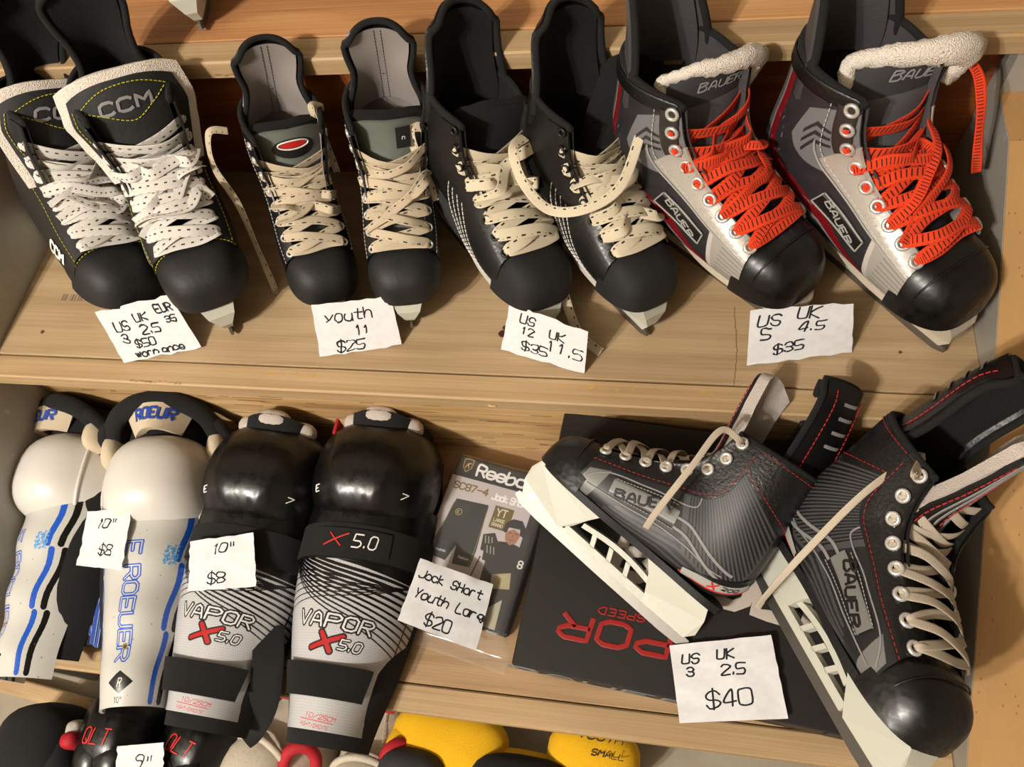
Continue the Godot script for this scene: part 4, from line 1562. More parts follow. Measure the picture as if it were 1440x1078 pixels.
# the pair that lies on the shoebox
func build_low_skates(ccm: Dictionary, TLOW: Array) -> void:
	var F := Vector3(0, 0.4, 1.0)
	var cfg := ccm.duplicate(true)
	cfg.merge({"shell": "shell_ribbed", "toe": "toe_leather", "liner": "black_terry", "stay": "black_leather", "stay_thread": "thread_red", "rings": "eyelet", "ring_r": 0.0050, "ring_t": 0.0021, "eyes": 8, "guard_out": "black_leather", "guard": {"w": [[0.046], [0.044], [0.036], [0.034], [0.036], [0.034], [0.024]], "top": 0.315, "lean": -6.0, "bend": -14.0, "flat": 0.036}, "tongue": [[0.080, 0.106, 0.026], [0.052, 0.120, 0.030], [0.026, 0.137, 0.033], [0.004, 0.157, 0.036], [-0.008, 0.190, 0.036], [-0.002, 0.235, 0.032], [0.006, 0.290, 0.026]], "tongue_mat": "black_leather", "felt": "felt_grey", "felt_grow": 0.003, "felt_th": 0.012, "holder": "holder", "sole": "black_matte", "lace": "lace_plain", "lace_w": 0.0088, "bars": [], "mess": 0, "tuuk": true, "toe_crease": true}, true)
	for k in 2:
		cfg = cfg.duplicate(true)
		cfg.seed = 21 + k
		cfg.twist = 35.0 if k == 0 else -40.0
		var xf: Transform3D
		if k == 0:
			xf = Transform3D(Basis(Vector3(-0.076, 0.916, 0.394), Vector3(0.599, 0.358, -0.716), Vector3(-0.797, 0.182, -0.576)).orthonormalized().scaled(Vector3.ONE * 0.848), Vector3(0.1848, -0.0618, 0.1531))
		else:
			xf = Transform3D(Basis(Vector3(0.745, -0.667, 0.031), Vector3(0.572, 0.614, -0.544), Vector3(0.344, 0.422, 0.839)).orthonormalized().scaled(Vector3.ONE * 0.869), Vector3(0.3595, -0.0384, 0.2123))
		cfg.wloops = [[[1, 7], Vector3(0.285, 0.066, 0.05), Vector3(0.262, 0.06, 0.082), Vector3(0.235, 0.045, 0.118), Vector3(0.226, 0.038, 0.132)]] if k == 0 else [[[-1, 7], Vector3(0.435, 0.082, 0.07), Vector3(0.395, 0.075, 0.10), Vector3(0.355, 0.03, 0.14), Vector3(0.332, -0.02, 0.165), Vector3(0.328, -0.05, 0.17)]]
		var n := skate("hockey_skate", ["black skate lying on its side across the shoebox with toe at left", "black skate leaning on the right stringer with its toe towards the floor"][k], "", cfg, xf)
		for sd in [-1.0, 1.0]:
			var g := Geo.new()
			sk_strip(g, st_pts([0.13, sd * 0.645, 0.26, sd * 0.66, 0.41, sd * 0.655]), 0.0170, 0.0006, 0.0028)
			var pl := part("logo_plate", g, mat("plate_grey", Color(0.47, 0.47, 0.46), 0.4, 0.2), last_parts.shell)
			g = Geo.new()
			sk_text(g, "BAUER", 0.265, sd * 0.655, Vector3(0, 0.6, -1) * sd, Vector3(0, 1, 0.4), 0.0098, 0.0027, 0.0024, 0.1, 0.95)
			part("plate_letters", g, M["print_dark"], pl)
			g = Geo.new()
			stitch(g, sk_line(st_pts([0.135, sd * 0.575, 0.26, sd * 0.59, 0.405, sd * 0.585]), 0.002), 0.0025, 0.0012, 0.0005)
			stitch(g, sk_line(st_pts([0.135, sd * 0.715, 0.26, sd * 0.73, 0.405, sd * 0.725]), 0.002), 0.0025, 0.0012, 0.0005)
			part("plate_stitching", g, M["pale_grey"], pl)
			# pale lines that sweep from the toe round the ankle
			for l in [[0.03, 0.60, 0.10, 0.74, 0.28, 0.755, 0.42, 0.74, 0.50, 0.76, 0.54, 0.86], [0.05, 0.54, 0.2, 0.555, 0.36, 0.56, 0.50, 0.52, 0.60, 0.44], [0.41, 0.66, 0.48, 0.64, 0.57, 0.54, 0.64, 0.42], [0.40, 0.60, 0.46, 0.58, 0.54, 0.49, 0.61, 0.38]]:
				g = Geo.new()
				var pp := st_pts(l)
				for q in pp.size():
					pp[q] = Vector2(pp[q].x, pp[q].y * sd)
				sk_strip(g, pp, 0.0017 if l[0] < 0.3 else 0.0035, 0.0003, 0.0016)
				part("trim_line", g, M["print_grey"], last_parts.shell)
			# collar of smooth black leather with red thread
			g = Geo.new()
			g.slab(sk_grid(0.84, 0.995, 10, minf(sd * 0.02, sd * 0.80), maxf(sd * 0.02, sd * 0.80), 24, 0.0014), 0.002)
			var cb := part("collar_band", g, M["black_leather"], last_parts.shell)
			for q in [0.86, 0.98]:
				g = Geo.new()
				stitch(g, sk_line(st_pts([q, sd * 0.03, q, sd * 0.3, q, sd * 0.6, q, sd * 0.8]), 0.0018))
				part("stitching", g, M["thread_red"], cb)
			# heel label
			g = Geo.new()
			sk_panel(g, st_pts([0.44, sd * 0.36, 0.52, sd * 0.44, 0.60, sd * 0.42, 0.70, sd * 0.30, 0.72, sd * 0.10, 0.66, sd * 0.16, 0.56, sd * 0.30]), 0.0012)
			var hl := part("heel_label", g, M["black_gloss"], last_parts.shell)
			g = Geo.new()
			sk_strip(g, st_pts([0.45, sd * 0.375, 0.53, sd * 0.40, 0.61, sd * 0.34, 0.69, sd * 0.22]), 0.0100, 0.0014, 0.0012)
			part("label_field", g, M["pale_grey"], hl)
			g = Geo.new()
			sk_strip(g, st_pts([0.44, sd * 0.35, 0.53, sd * 0.36, 0.61, sd * 0.295, 0.69, sd * 0.17]), 0.0022, 0.0016, 0.0014)
			part("red_line", g, M["print_red"], hl)
			g = Geo.new()
			sk_text(g, "X", 0.565, sd * 0.385, Vector3(0, 0.15, -1) * sd, Vector3(0, 1, 0), 0.0075, 0.0019, 0.0026, 0.3, 1.1)
			part("label_mark", g, M["print_red"], hl)
			g = Geo.new()
			sk_text(g, "200", 0.625, sd * 0.325, Vector3(0, 0.15, -1) * sd, Vector3(0, 1, 0), 0.0042, 0.0010, 0.0026, 0.15, 1.2)
			part("label_number", g, M["print_dark"], hl)
		# slots and red lines on the back of the guard
		var B := Vector3(0, 0.1, -1)
		var g: Geo
		for q in 4:
			for w in [[0.16, 0.34], [0.84, 0.66]]:
				g = Geo.new()
				g.band(sheet_line(last_guard, st_pts([0.50 + 0.11 * q, w[0], 0.54 + 0.11 * q, w[1]]), B, 0.0052), PackedVector3Array(_fill(B, 21)), 0.0042, 0.001, 0.05)
				part("guard_slot", g, M["print_grey"], last_parts.guard)
		for u in [0.07, 0.45, 0.55, 0.93]:
			g = Geo.new()
			stitch(g, sheet_line(last_guard, st_pts([0.25, u, 0.6, u, 0.93, u]), B, 0.0052), 0.004, 0.0015, 0.0007)
			part("stitching", g, M["thread_red"], last_parts.guard)
		g = Geo.new()
		for u in [0.2, 0.35, 0.65, 0.8]:
			g = Geo.new()
			g.band(sheet_line(last_tongue, st_pts([0.62, u, 0.78, u, 0.96, u]), F, 0.0008), PackedVector3Array(_fill(F, 31)), 0.003, 0.001, 0.05)
			part("tongue_stripe", g, M["print_grey"], last_parts.tongue)
		for u in [0.05, 0.5, 0.95]:
			g = Geo.new()
			stitch(g, sheet_line(last_tongue, st_pts([0.5, u, 0.78, u, 0.97, u]), F, 0.001), 0.004, 0.0015, 0.0007)
			part("stitching", g, M["thread_red"], last_parts.tongue)

func _fill(v: Vector3, n: int) -> Array:
	var a := []
	for k in n:
		a.append(v)
	return a

# ------------------------------------------------------------------ shin guards
# arched sheet lying along z: half width and height given by tables over v; th = half opening angle
func arch(z0: float, z1: float, nz: int, W: Array, H: Array, th: float, y0: float, na := 20, sq := 0.9) -> Array:
	var P := []
	for i in nz + 1:
		var v := float(i) / nz
		var w := table(W, v)[0]
		var h := table(H, v)[0]
		var row := PackedVector3Array()
		for k in na + 1:
			var a := lerpf(-th, th, float(k) / na)
			row.append(Vector3(Geo.sp(sin(a), sq) * w, y0 + h * pow(maxf(cos(a), 0.0), sq), lerpf(z0, z1, v)))
		P.append(row)
	return P

func swap_uv(g: Geo) -> Geo:
	for k in g.uv.size():
		g.uv[k] = Vector2(g.uv[k].y, g.uv[k].x)
	return g

func outlined(img: Image, text: String, at: Vector2, cap: float, thick: float, rim: Color, fill: Color, slant: float, wide: float, angle := 0.0) -> void:
	ink_text(img, text, at, cap, thick, rim, angle, slant, wide)
	ink_text(img, text, at, cap, thick * 0.38, fill, angle, slant, wide)

func build_middle_gear() -> void:
	# ---- print of the silver shin plates
	var sv := Color(0.70, 0.70, 0.705)
	var im := new_img(512, 640, sv)
	for y in range(0, 640, 8):
		for x in range(0, 512, 8):
			im.fill_rect(Rect2i(x + (4 if (y / 8) % 2 else 0), y, 3, 3), Color(0.61, 0.61, 0.625))
	var bk := Color(0.035, 0.035, 0.04)
	im.fill_rect(Rect2i(0, 0, 512, 60), bk)
	ink_poly(im, Array(curve2([Vector2(0, 40), Vector2(0, 90), Vector2(130, 128), Vector2(300, 170), Vector2(430, 190), Vector2(512, 190)], 30)) + [Vector2(512, 0), Vector2(0, 0)], bk)
	for k in 11:
		ink_line(im, [Vector2(-10, 60 + k * 3), Vector2(90 + k * 4, 120 + k * 12), Vector2(280, 180 + k * 15), Vector2(512, 205 + k * 22)], 10.0 - k * 0.6, bk, true)
	for k in 6:
		ink_line(im, [Vector2(512, 190 - k * 4), Vector2(330, 215 + k * 6), Vector2(150, 190 + k * 18), Vector2(0, 190 + k * 26)], 4.5 - k * 0.3, bk, true)
	for k in 7:
		ink_line(im, [Vector2(40 + k * 10, 90), Vector2(24 + k * 6, 200), Vector2(0, 230 + k * 30)], 4, bk, true)
	outlined(im, "VAPOR", Vector2(140, 350), 38, 15, bk, Color(0.80, 0.80, 0.80), 0.1, 0.95, 0.06)
	ink_text(im, "X", Vector2(200, 418), 48, 22, bk, 0.1, 0.5, 1.2)
	ink_text(im, "X", Vector2(200, 418), 48, 13, Color(0.66, 0.08, 0.10), 0.1, 0.5, 1.2)
	outlined(im, "5.0", Vector2(278, 414), 28, 11, bk, Color(0.82, 0.82, 0.82), 0.2, 0.8, 0.05)
	ink_text(im, "10/25CM", Vector2(215, 606), 12, 1.8, Color(0.75, 0.15, 0.18), 0.05, 0.2, 1.1)
	ink_line(im, [Vector2(195, 611), Vector2(325, 617)], 2, Color(0.75, 0.15, 0.18))
	ink_text(im, "RIGHT/DROITE", Vector2(198, 629), 9, 1.3, Color(0.75, 0.15, 0.18), 0.05, 0.2, 0.9)
	for sd in [26, 486]:
		ink_line(im, [Vector2(sd, 60), Vector2(sd + (14 if sd < 200 else -14), 330), Vector2(sd + (4 if sd < 200 else -4), 620)], 6, bk, true)
	tex_mat("vapor_print", im, 0.28)
	# ---- print of the white shin plates
	var wh := Color(0.74, 0.735, 0.71)
	im = new_img(512, 640, wh)
	var bl := Color(0.10, 0.32, 0.72)
	for k in 4:
		var y0 := 40 + k * 150
		ink_line(im, [Vector2(40, y0 + 60), Vector2(52, y0 + 120), Vector2(40, y0 + 185)], 16, bk, true)
		ink_line(im, [Vector2(76, y0 + 60), Vector2(88, y0 + 120), Vector2(76, y0 + 185)], 15, bl, true)
	for k in 3:
		var y0 := 10 + k * 212
		ink_line(im, [Vector2(452 - k * 6, y0), Vector2(430 - k * 4, y0 + 190)], 22, bk)
		ink_line(im, [Vector2(408 - k * 6, y0), Vector2(386 - k * 2, y0 + 190)], 22, bl)
	ink_text(im, "E ROEUER", Vector2(215, 150), 48, 12, bl, PI / 2, 0.0, 0.8)
	ink_text(im, "E ROEUER", Vector2(215, 150), 48, 4, wh, PI / 2, 0.0, 0.8)
	ink_line(im, [Vector2(130, 62), Vector2(180, 40), Vector2(230, 48), Vector2(290, 34), Vector2(330, 40)], 18, bl, true)
	ink_line(im, [Vector2(190, 44), Vector2(235, 26), Vector2(270, 40)], 8, wh, true)
	ink_poly(im, [Vector2(190, 572), Vector2(245, 540), Vector2(300, 572), Vector2(245, 604)], bk)
	ink_text(im, "R", Vector2(235, 584), 22, 4, wh, 0.0, 0.3)
	ink_text(im, "10\"", Vector2(224, 628), 15, 3, bk)
	disc(im, Vector2(246, 470), 11, Color(0.55, 0.50, 0.38))
	disc(im, Vector2(246, 470), 6, Color(0.33, 0.28, 0.18))
	for k in 40:
		disc(im, Vector2(rng.randf() * 512, rng.randf() * 640), rng.randf_range(1, 2.6), Color(0.52, 0.48, 0.42))
	for k in 90:
		disc(im, Vector2(360 + rng.randf_range(-25, 25), 190 + rng.randf_range(-30, 30)), rng.randf_range(2, 4), Color(0.32, 0.58, 0.80))
	tex_mat("rogue_print", im, 0.25)

	for k in 2:
		var t := thing("shin_guard", ["black kneed silver shin guard with a white price card on it", "black kneed silver shin guard beside the packaged shorts"][k], "shin guard", [flat_xf(-0.222, -RISE, -0.006, -2, 0, -6), flat_xf(-0.087, -RISE, -0.018, -1, 0, -3)][k])
		var LZ: float = [0.322, 0.334][k]
		var g := Geo.new()
		g.grid(arch(0.115, LZ, 26, [[0.074], [0.076], [0.069], [0.056], [0.044]], [[0.092], [0.090], [0.084], [0.078], [0.072]], 1.35, 0.004))
		swap_uv(g)
		var plate := part("shin_plate", g, M["vapor_print"], t)
		g = Geo.new()
		g.slab(arch(0.02, LZ + 0.014, 26, [[0.064], [0.076], [0.074], [0.062], [0.044]], [[0.060], [0.086], [0.085], [0.079], [0.066]], 1.45, 0.0), 0.012)
		part("foam_liner", g, M["black_cloth"], t)
		# knee cup: a glossy dome with raised ridges
		g = Geo.new()
		var K := []
		for i in 21:
			var a := PI * i / 20.0
			var row := PackedVector3Array()
			for j in 29:
				var b := lerpf(-1.5, 1.5, j / 28.0)
				var e := pow(sin(a), 0.62)
				var z := 0.062 - 0.066 * Geo.sp(cos(a), 0.8)
				var y := 0.030 + 0.098 * e * pow(cos(b), 0.75) * (0.86 + 0.14 * smoothstep(0.0, 0.10, z))
				var ridge := 0.0035 * exp(-pow((absf(b) - 0.62 + z * 3.0) / 0.09, 2.0)) * smoothstep(0.25, 0.5, i / 20.0) * smoothstep(0.9, 0.7, i / 20.0)
				row.append(Vector3(Geo.sp(sin(b), 0.9) * 0.074 * e, y + ridge, z))
			K.append(row)
		g.grid(K)
		var cup := part("knee_cup", g, M["black_gloss"], t)
		g = Geo.new()
		var lip := PackedVector3Array()
		for j in range(1, 28):
			lip.append(K[3][j] + Vector3(0, 0.0, -0.001))
		g.tube(lip, 0.0022, 6)
		part("cup_edge", g, M["black_gloss"], cup)
		for w in [[-0.032, "E"], [0.032, "7"]]:
			g = Geo.new()
			var lines := text_lines(w[1], 0.2, 0.3, 0.8)
			var wx: float = w[0]
			var at := func(p: Vector2) -> Vector3:
				var u := 0.5 + (wx + (p.x - 0.4) * 0.0065) / 0.128
				return on_sheet(K, 0.66 - p.y * 0.036, u) + Vector3(0, 0.0008, 0.0006)
			var upf := func(_p: Vector2) -> Vector3:
				return Vector3(0, 1, 0.5)
			print_on(g, lines, at, upf, 0.0012)
			part("worn_print", g, M["print_white"], cup)
		# wide wing and the strap across it
		g = Geo.new()
		g.slab(arch(0.094, 0.168, 10, [[0.077], [0.0785], [0.0795]], [[0.096], [0.094], [0.0925]], 1.36, 0.004), 0.004)
		part("wing", g, M["black_gloss"], t)
		g = Geo.new()
		g.slab(arch(0.130, 0.166, 4, [[0.0800], [0.0805]], [[0.0965], [0.0945]], 1.37, 0.004), 0.003)
		var st := part("strap", g, M["black_cloth"], t)
		if k == 1:
			g = Geo.new()
			var LB := arch(0.136, 0.161, 4, [[0.0805], [0.0810]], [[0.0980], [0.0960]], 0.52, 0.004)
			g.slab(LB, 0.0014)
			var lab := part("woven_label", g, M["black_cloth"], st)
			for q in [["X", 0.34, 0.30, "print_red"], ["5.0", 0.68, 0.30, "print_white"]]:
				g = Geo.new()
				sheet_text(g, LB, q[0], 0.5, q[1], -0.55, q[2], 0.0016, Vector3.UP, 0.0008, 0.3, 1.0)
				part("label_print", g, M[q[3]], lab)
		g = Geo.new()
		g.slab(arch(0.272, 0.304, 4, [[0.0670], [0.0580]], [[0.0828], [0.0788]], 0.74, 0.004), 0.003)
		part("velcro_strap", g, M["black_terry"], t)
		# pale foam pads above the knee
		for x in [-0.030, 0.0, 0.030]:
			g = Geo.new()
			var pw := 0.018 if x != 0.0 else 0.020
			g.blob(Vector3(x, 0.094 - absf(x) * 0.6, 0.000 + absf(x) * 0.15), Vector3(pw, 0.014, 0.012), 0.8, 0.8, 8, 14)
			part("knee_pad", g, M["felt_grey"], t)
		g = Geo.new()
		g.slab(arch(-0.002, 0.030, 6, [[0.056], [0.062]], [[0.108], [0.096]], 1.2, 0.0), 0.012)
		part("top_liner", g, M["black_cloth"], t)
		if k == 1:
			g = Geo.new()
			g.box(Vector3(-0.056, 0.072, 0.012), Vector3(0.004, 0.020, 0.020), 0.001)
			part("red_tab", g, M["red_cloth"], t)
		else:
			g = Geo.new()
			var hp := curve3([Vector3(0.050, 0.055, 0.225), Vector3(0.062, 0.06, 0.262), Vector3(0.058, 0.03, 0.300), Vector3(0.040, -0.005, 0.326), Vector3(0.030, -0.012, 0.335)], 24)
			var hu := PackedVector3Array()
			for q in hp.size():
				hu.append(Vector3(0.3, 0.9, 0.4))
			g.band(hp, hu, 0.034, 0.003, 0.05)
			part("loose_strap", g, M["black_cloth"], t)

	for k in 2:
		var t := thing("shin_guard", ["white shin guard with blue and black stripes leaning on the grey wall", "white shin guard with blue lettering down its front and a price card"][k], "shin guard", [flat_xf(-0.466, -RISE, -0.012, 6, 0, 30, 0.98), flat_xf(-0.378, -RISE, -0.008, 11, 0, -10, 1.04)][k])
		var g := Geo.new()
		g.slab(arch(0.108, 0.322, 26, [[0.062], [0.066], [0.060], [0.057], [0.050], [0.047], [0.042], [0.039]], [[0.093], [0.0865], [0.0885], [0.081], [0.083], [0.076], [0.0775], [0.070]], 1.25, 0.004), 0.003)
		swap_uv(g)
		part("shin_plate", g, M["rogue_print"], t)
		g = Geo.new()
		var K := []
		for i in 21:
			var a := PI * i / 20.0
			var row := PackedVector3Array()
			for j in 27:
				var b := lerpf(-1.5, 1.5, j / 26.0)
				var e := pow(sin(a), 0.55)
				row.append(Vector3(Geo.sp(sin(b), 0.9) * 0.064 * e, 0.024 + 0.096 * e * pow(cos(b), 0.8), 0.084 - 0.058 * Geo.sp(cos(a), 0.8)))
			K.append(row)
		g.grid(K)
		var cup := part("knee_cup", g, M["white_plastic"], t)
		g = Geo.new()
		var rimp := PackedVector3Array()
		for j in range(1, 26):
			rimp.append(K[3][j])
		g.tube(rimp, 0.0026, 6)
		part("cup_edge", g, M["white_plastic"], cup)
		for j in [3, 23]:
			g = Geo.new()
			var wl := PackedVector3Array()
			for i in range(3, 19):
				wl.append(K[i][j])
			g.tube(wl, 0.0024, 6)
			part("cup_welt", g, M["white_plastic"], cup)
		g = Geo.new()
		g.slab(arch(-0.004, 0.30, 24, [[0.050], [0.066], [0.070], [0.060], [0.040]], [[0.100], [0.086], [0.080], [0.072], [0.060]], 1.5, 0.0), 0.014)
		part("foam_liner", g, M["black_cloth"], t)
		# padded top roll with a cream patch, and the side wings
		g = Geo.new()
		g.tube(curve3([Vector3(-0.062, 0.045, 0.040), Vector3(-0.054, 0.085, 0.014), Vector3(-0.028, 0.106, 0.000), Vector3(0.0, 0.110, -0.003), Vector3(0.028, 0.106, 0.000), Vector3(0.054, 0.085, 0.014), Vector3(0.062, 0.045, 0.040)], 30), 0.011, 10)
		part("top_roll", g, M["black_cloth"], t)
		g = Geo.new()
		var PT := []
		for i in 6:
			var v := i / 5.0
			var row := PackedVector3Array()
			for j in 12:
				var u := j / 11.0 * 2.0 - 1.0
				row.append(Vector3(u * lerpf(0.040, 0.026, v), 0.120 - 0.028 * u * u - 0.004 * v, lerpf(0.004, 0.034, v)))
			PT.append(row)
		g.slab(PT, 0.010)
		var patch := part("cream_patch", g, mat("cream_cloth", Color(0.76, 0.70, 0.60), 0.9, 0.0, "n_cloth", 0.5, 60.0), t)
		g = Geo.new()
		sheet_text(g, PT, "ROEUR", 0.42, 0.52, -0.40, 0.62, 0.0036, Vector3.UP, 0.0008, 0.15, 0.9)
		part("patch_print", g, mat("print_blue", Color(0.13, 0.25, 0.58), 0.7), patch)
		for sd in [-1.0, 1.0]:
			g = Geo.new()
			g.blob(Vector3(sd * 0.060, 0.056, 0.040), Vector3(0.012, 0.026, 0.022), 0.8, 0.8, 10, 16)
			part("side_wing", g, M["cream_cloth"], t)
			g = Geo.new()
			g.tube(curve3([Vector3(sd * 0.050, 0.080, 0.016), Vector3(sd * 0.064, 0.082, 0.018), Vector3(sd * 0.073, 0.060, 0.034), Vector3(sd * 0.070, 0.035, 0.058)], 14), 0.0075, 8)
			part("wing_edge", g, M["black_cloth"], t)
		if k == 0:
			# strap with big letters hanging beside the plate
			g = Geo.new()
			var SP := []
			for i in 9:
				var v := i / 8.0
				var row := PackedVector3Array()
				for j in 6:
					var u := j / 5.0
					row.append(Vector3(0.020 + 0.062 * u - 0.010 * v, 0.028 - 0.016 * v - 0.015 * u, 0.15 + 0.125 * v + 0.012 * u))
				SP.append(row)
			g.slab(SP, 0.003)
			var sp := part("wide_strap", g, mat("navy_cloth", Color(0.045, 0.055, 0.085), 0.9, 0.0, "n_cloth", 0.6, 60.0), t)
			g = Geo.new()
			sheet_text(g, SP, "FIO", 0.72, 0.68, 0.5, 0.35, 0.0050, Vector3.UP, 0.0010, 0.1, 0.9, 1.4)
			part("strap_print", g, mat("print_sky", Color(0.55, 0.63, 0.78), 0.6), sp)
			g = Geo.new()
			sheet_text(g, SP, "FIO", 0.72, 0.68, 0.5, 0.35, 0.0032, Vector3.UP, 0.0014, 0.1, 0.9, 1.4)
			part("strap_print", g, M["print_blue"], sp)
	build_package()
	build_shoebox()

# ------------------------------------------------------------------ the packaged shorts
func build_package() -> void:
	var W := 480
	var H := 720
	var im := new_img(W, H, Color(0.74, 0.71, 0.72))
	var navy := Color(0.055, 0.075, 0.105)
	im.fill_rect(Rect2i(0, 0, W, 106), navy)
	im.fill_rect(Rect2i(W - 60, 106, 60, H), Color(0.07, 0.07, 0.08))
	# crest
	for q in [[26.0, Color(0.62, 0.52, 0.25)], [20.0, navy]]:
		var r: float = q[0]
		ink_poly(im, [Vector2(56 - r, 40 - r), Vector2(56, 36 - r), Vector2(56 + r, 40 - r), Vector2(56 + r * 0.9, 58), Vector2(56, 50 + r * 1.25), Vector2(56 - r * 0.9, 58)], q[1])
	ink_line(im, [Vector2(46, 60), Vector2(56, 38), Vector2(68, 34)], 5, Color(0.75, 0.66, 0.4))
	ink_line(im, [Vector2(56, 38), Vector2(64, 58)], 4, Color(0.75, 0.66, 0.4))
	ink_text(im, "Reebok", Vector2(112, 82), 52, 12, Color(0.90, 0.90, 0.90), 0.0, 0.0, 0.75, 0.0, true)
	ink_text(im, "SC87-4", Vector2(26, 166), 32, 7, Color(0.45, 0.36, 0.18), 0.0, 0.0, 0.72)
	ink_text(im, "Jock Short", Vector2(222, 172), 30, 7, Color(0.93, 0.92, 0.93), 0.0, 0.0, 0.52, 0.0, true)
	# shorts
	var sh := Color(0.075, 0.115, 0.125)
	ink_poly(im, [Vector2(62, 214), Vector2(220, 206), Vector2(236, 420), Vector2(232, 500), Vector2(148, 506), Vector2(138, 420), Vector2(112, 500), Vector2(20, 492), Vector2(34, 380)], sh)
	ink_poly(im, [Vector2(62, 214), Vector2(220, 206), Vector2(222, 222), Vector2(60, 230)], Color(0.045, 0.07, 0.08))
	ink_line(im, [Vector2(56, 232), Vector2(40, 380), Vector2(32, 488)], 3, Color(0.5, 0.48, 0.3))
	ink_line(im, [Vector2(222, 226), Vector2(228, 420), Vector2(224, 498)], 3, Color(0.5, 0.48, 0.3))
	ink_line(im, [Vector2(140, 240), Vector2(140, 420)], 3, Color(0.05, 0.08, 0.09))
	disc(im, Vector2(94, 272), 17, Color(0.62, 0.56, 0.32))
	disc(im, Vector2(94, 272), 13, sh)
	ink_text(im, "K", Vector2(87, 280), 15, 3, Color(0.70, 0.64, 0.40))
	ink_text(im, "Reebok", Vector2(50, 466), 11, 2.6, Color(0.78, 0.78, 0.76))
	ink_text(im, "Reebok", Vector2(166, 474), 11, 2.6, Color(0.78, 0.78, 0.76))
	# size mark
	im.fill_rect(Rect2i(252, 196, 92, 106), Color(0.40, 0.33, 0.13))
	ink_text(im, "YT", Vector2(268, 242), 34, 6, Color(0.82, 0.80, 0.72))
	ink_text(im, "LARGE", Vector2(264, 268), 14, 3, Color(0.80, 0.78, 0.68))
	ink_text(im, "GRAND", Vector2(262, 290), 14, 3, Color(0.80, 0.78, 0.68))
	# a player in plain black kit
	var kit := Color(0.055, 0.06, 0.065)
	ink_poly(im, [Vector2(318, 352), Vector2(372, 342), Vector2(424, 352), Vector2(462, 400), Vector2(470, 520), Vector2(450, 720), Vector2(300, 720), Vector2(296, 560), Vector2(290, 430)], kit)
	ink_poly(im, [Vector2(336, 300), Vector2(346, 338), Vector2(372, 356), Vector2(398, 340), Vector2(408, 296), Vector2(372, 280)], Color(0.62, 0.44, 0.35))
	ink_poly(im, [Vector2(322, 300), Vector2(326, 262), Vector2(352, 236), Vector2(396, 234), Vector2(420, 262), Vector2(420, 306), Vector2(404, 300), Vector2(398, 274), Vector2(346, 278), Vector2(338, 306)], Color(0.06, 0.065, 0.07))
	ink_line(im, [Vector2(352, 300), Vector2(364, 300)], 3, Color(0.2, 0.13, 0.1))
	ink_line(im, [Vector2(382, 299), Vector2(394, 298)], 3, Color(0.2, 0.13, 0.1))
	ink_line(im, [Vector2(362, 332), Vector2(384, 331)], 3, Color(0.45, 0.22, 0.2))
	ink_line(im, [Vector2(373, 302), Vector2(375, 318)], 3, Color(0.50, 0.33, 0.26))
	ink_poly(im, [Vector2(340, 500), Vector2(420, 470), Vector2(436, 540), Vector2(350, 560)], Color(0.66, 0.62, 0.48))
	ink_poly(im, [Vector2(360, 650), Vector2(420, 590), Vector2(430, 720), Vector2(372, 720)], Color(0.66, 0.64, 0.56))
	for q in [[262, 380], [284, 420]]:
		ink_poly(im, [Vector2(q[0] - 20, q[1] - 40), Vector2(q[0] + 30, q[1] - 60), Vector2(q[0] + 60, q[1] - 20), Vector2(q[0] + 44, q[1] + 36), Vector2(q[0] - 10, q[1] + 30)], Color(0.09, 0.09, 0.10))
		for w in 3:
			ink_line(im, [Vector2(q[0] - 8 + w * 16, q[1] - 36), Vector2(q[0] + 2 + w * 16, q[1] - 6)], 5, Color(0.62, 0.60, 0.50))
	ink_text(im, "8", Vector2(438, 440), 32, 7, Color(0.86, 0.86, 0.84))
	ink_line(im, [Vector2(262, 440), Vector2(246, 560)], 6, Color(0.10, 0.10, 0.10))
	tex_mat("shorts_print", im, 0.3)
	# axes of the card in the room: right along the top edge, down along the left edge
	var e1 := Vector3(0.982, 0, 0.20).normalized()
	var e2 := Vector3(-0.20, 0, 0.982).normalized()
	var xf := Transform3D(Basis(e1, Vector3.UP, e2), Vector3(0.042, -RISE, 0.098))
	var t := thing("packaged_shorts", "clear bag of hockey shorts with a printed card front", "package", xf)
	var g := Geo.new()
	g.box(Vector3(0, 0.015, 0), Vector3(0.120, 0.024, 0.182), 0.003)
	part("folded_shorts", g, M["black_cloth"], t)
	g = Geo.new()
	var P := []
	for i in 9:
		var row := PackedVector3Array()
		for j in 7:
			var u := j / 6.0
			var v := i / 8.0
			row.append(Vector3(lerpf(-0.060, 0.060, u), 0.0285 + 0.0012 * sin(u * PI) * sin(v * PI), lerpf(-0.092, 0.090, v)))
		P.append(row)
	g.slab(P, 0.0008)
	swap_uv(g)
	part("printed_card", g, M["shorts_print"], t)
	var clear := mat("clear_film", Color(0.9, 0.9, 0.9, 0.07), 0.10)
	clear.transparency = BaseMaterial3D.TRANSPARENCY_ALPHA
	var nz := noise(18.0, 77, 3)
	P = []
	for i in 37:
		var row := PackedVector3Array()
		for j in 25:
			var u := j / 24.0
			var v := i / 36.0
			var z := lerpf(-0.098, 0.128, v)
			var edge := smoothstep(0.0, 0.06, u) * smoothstep(0.0, 0.06, 1.0 - u)
			var y := lerpf(0.003, 0.0305, edge * smoothstep(0.0, 0.03, v) * (1.0 - smoothstep(0.86, 0.92, v)))
			row.append(Vector3(lerpf(-0.070, 0.068, u), y + 0.0016 * nz.get_noise_2d(u * 0.3, v) + (0.0025 * absf(sin(v * 150.0)) if v > 0.9 else 0.0), z))
		P.append(row)
	g = Geo.new()
	g.grid(P)
	part("plastic_bag", g, clear, t)

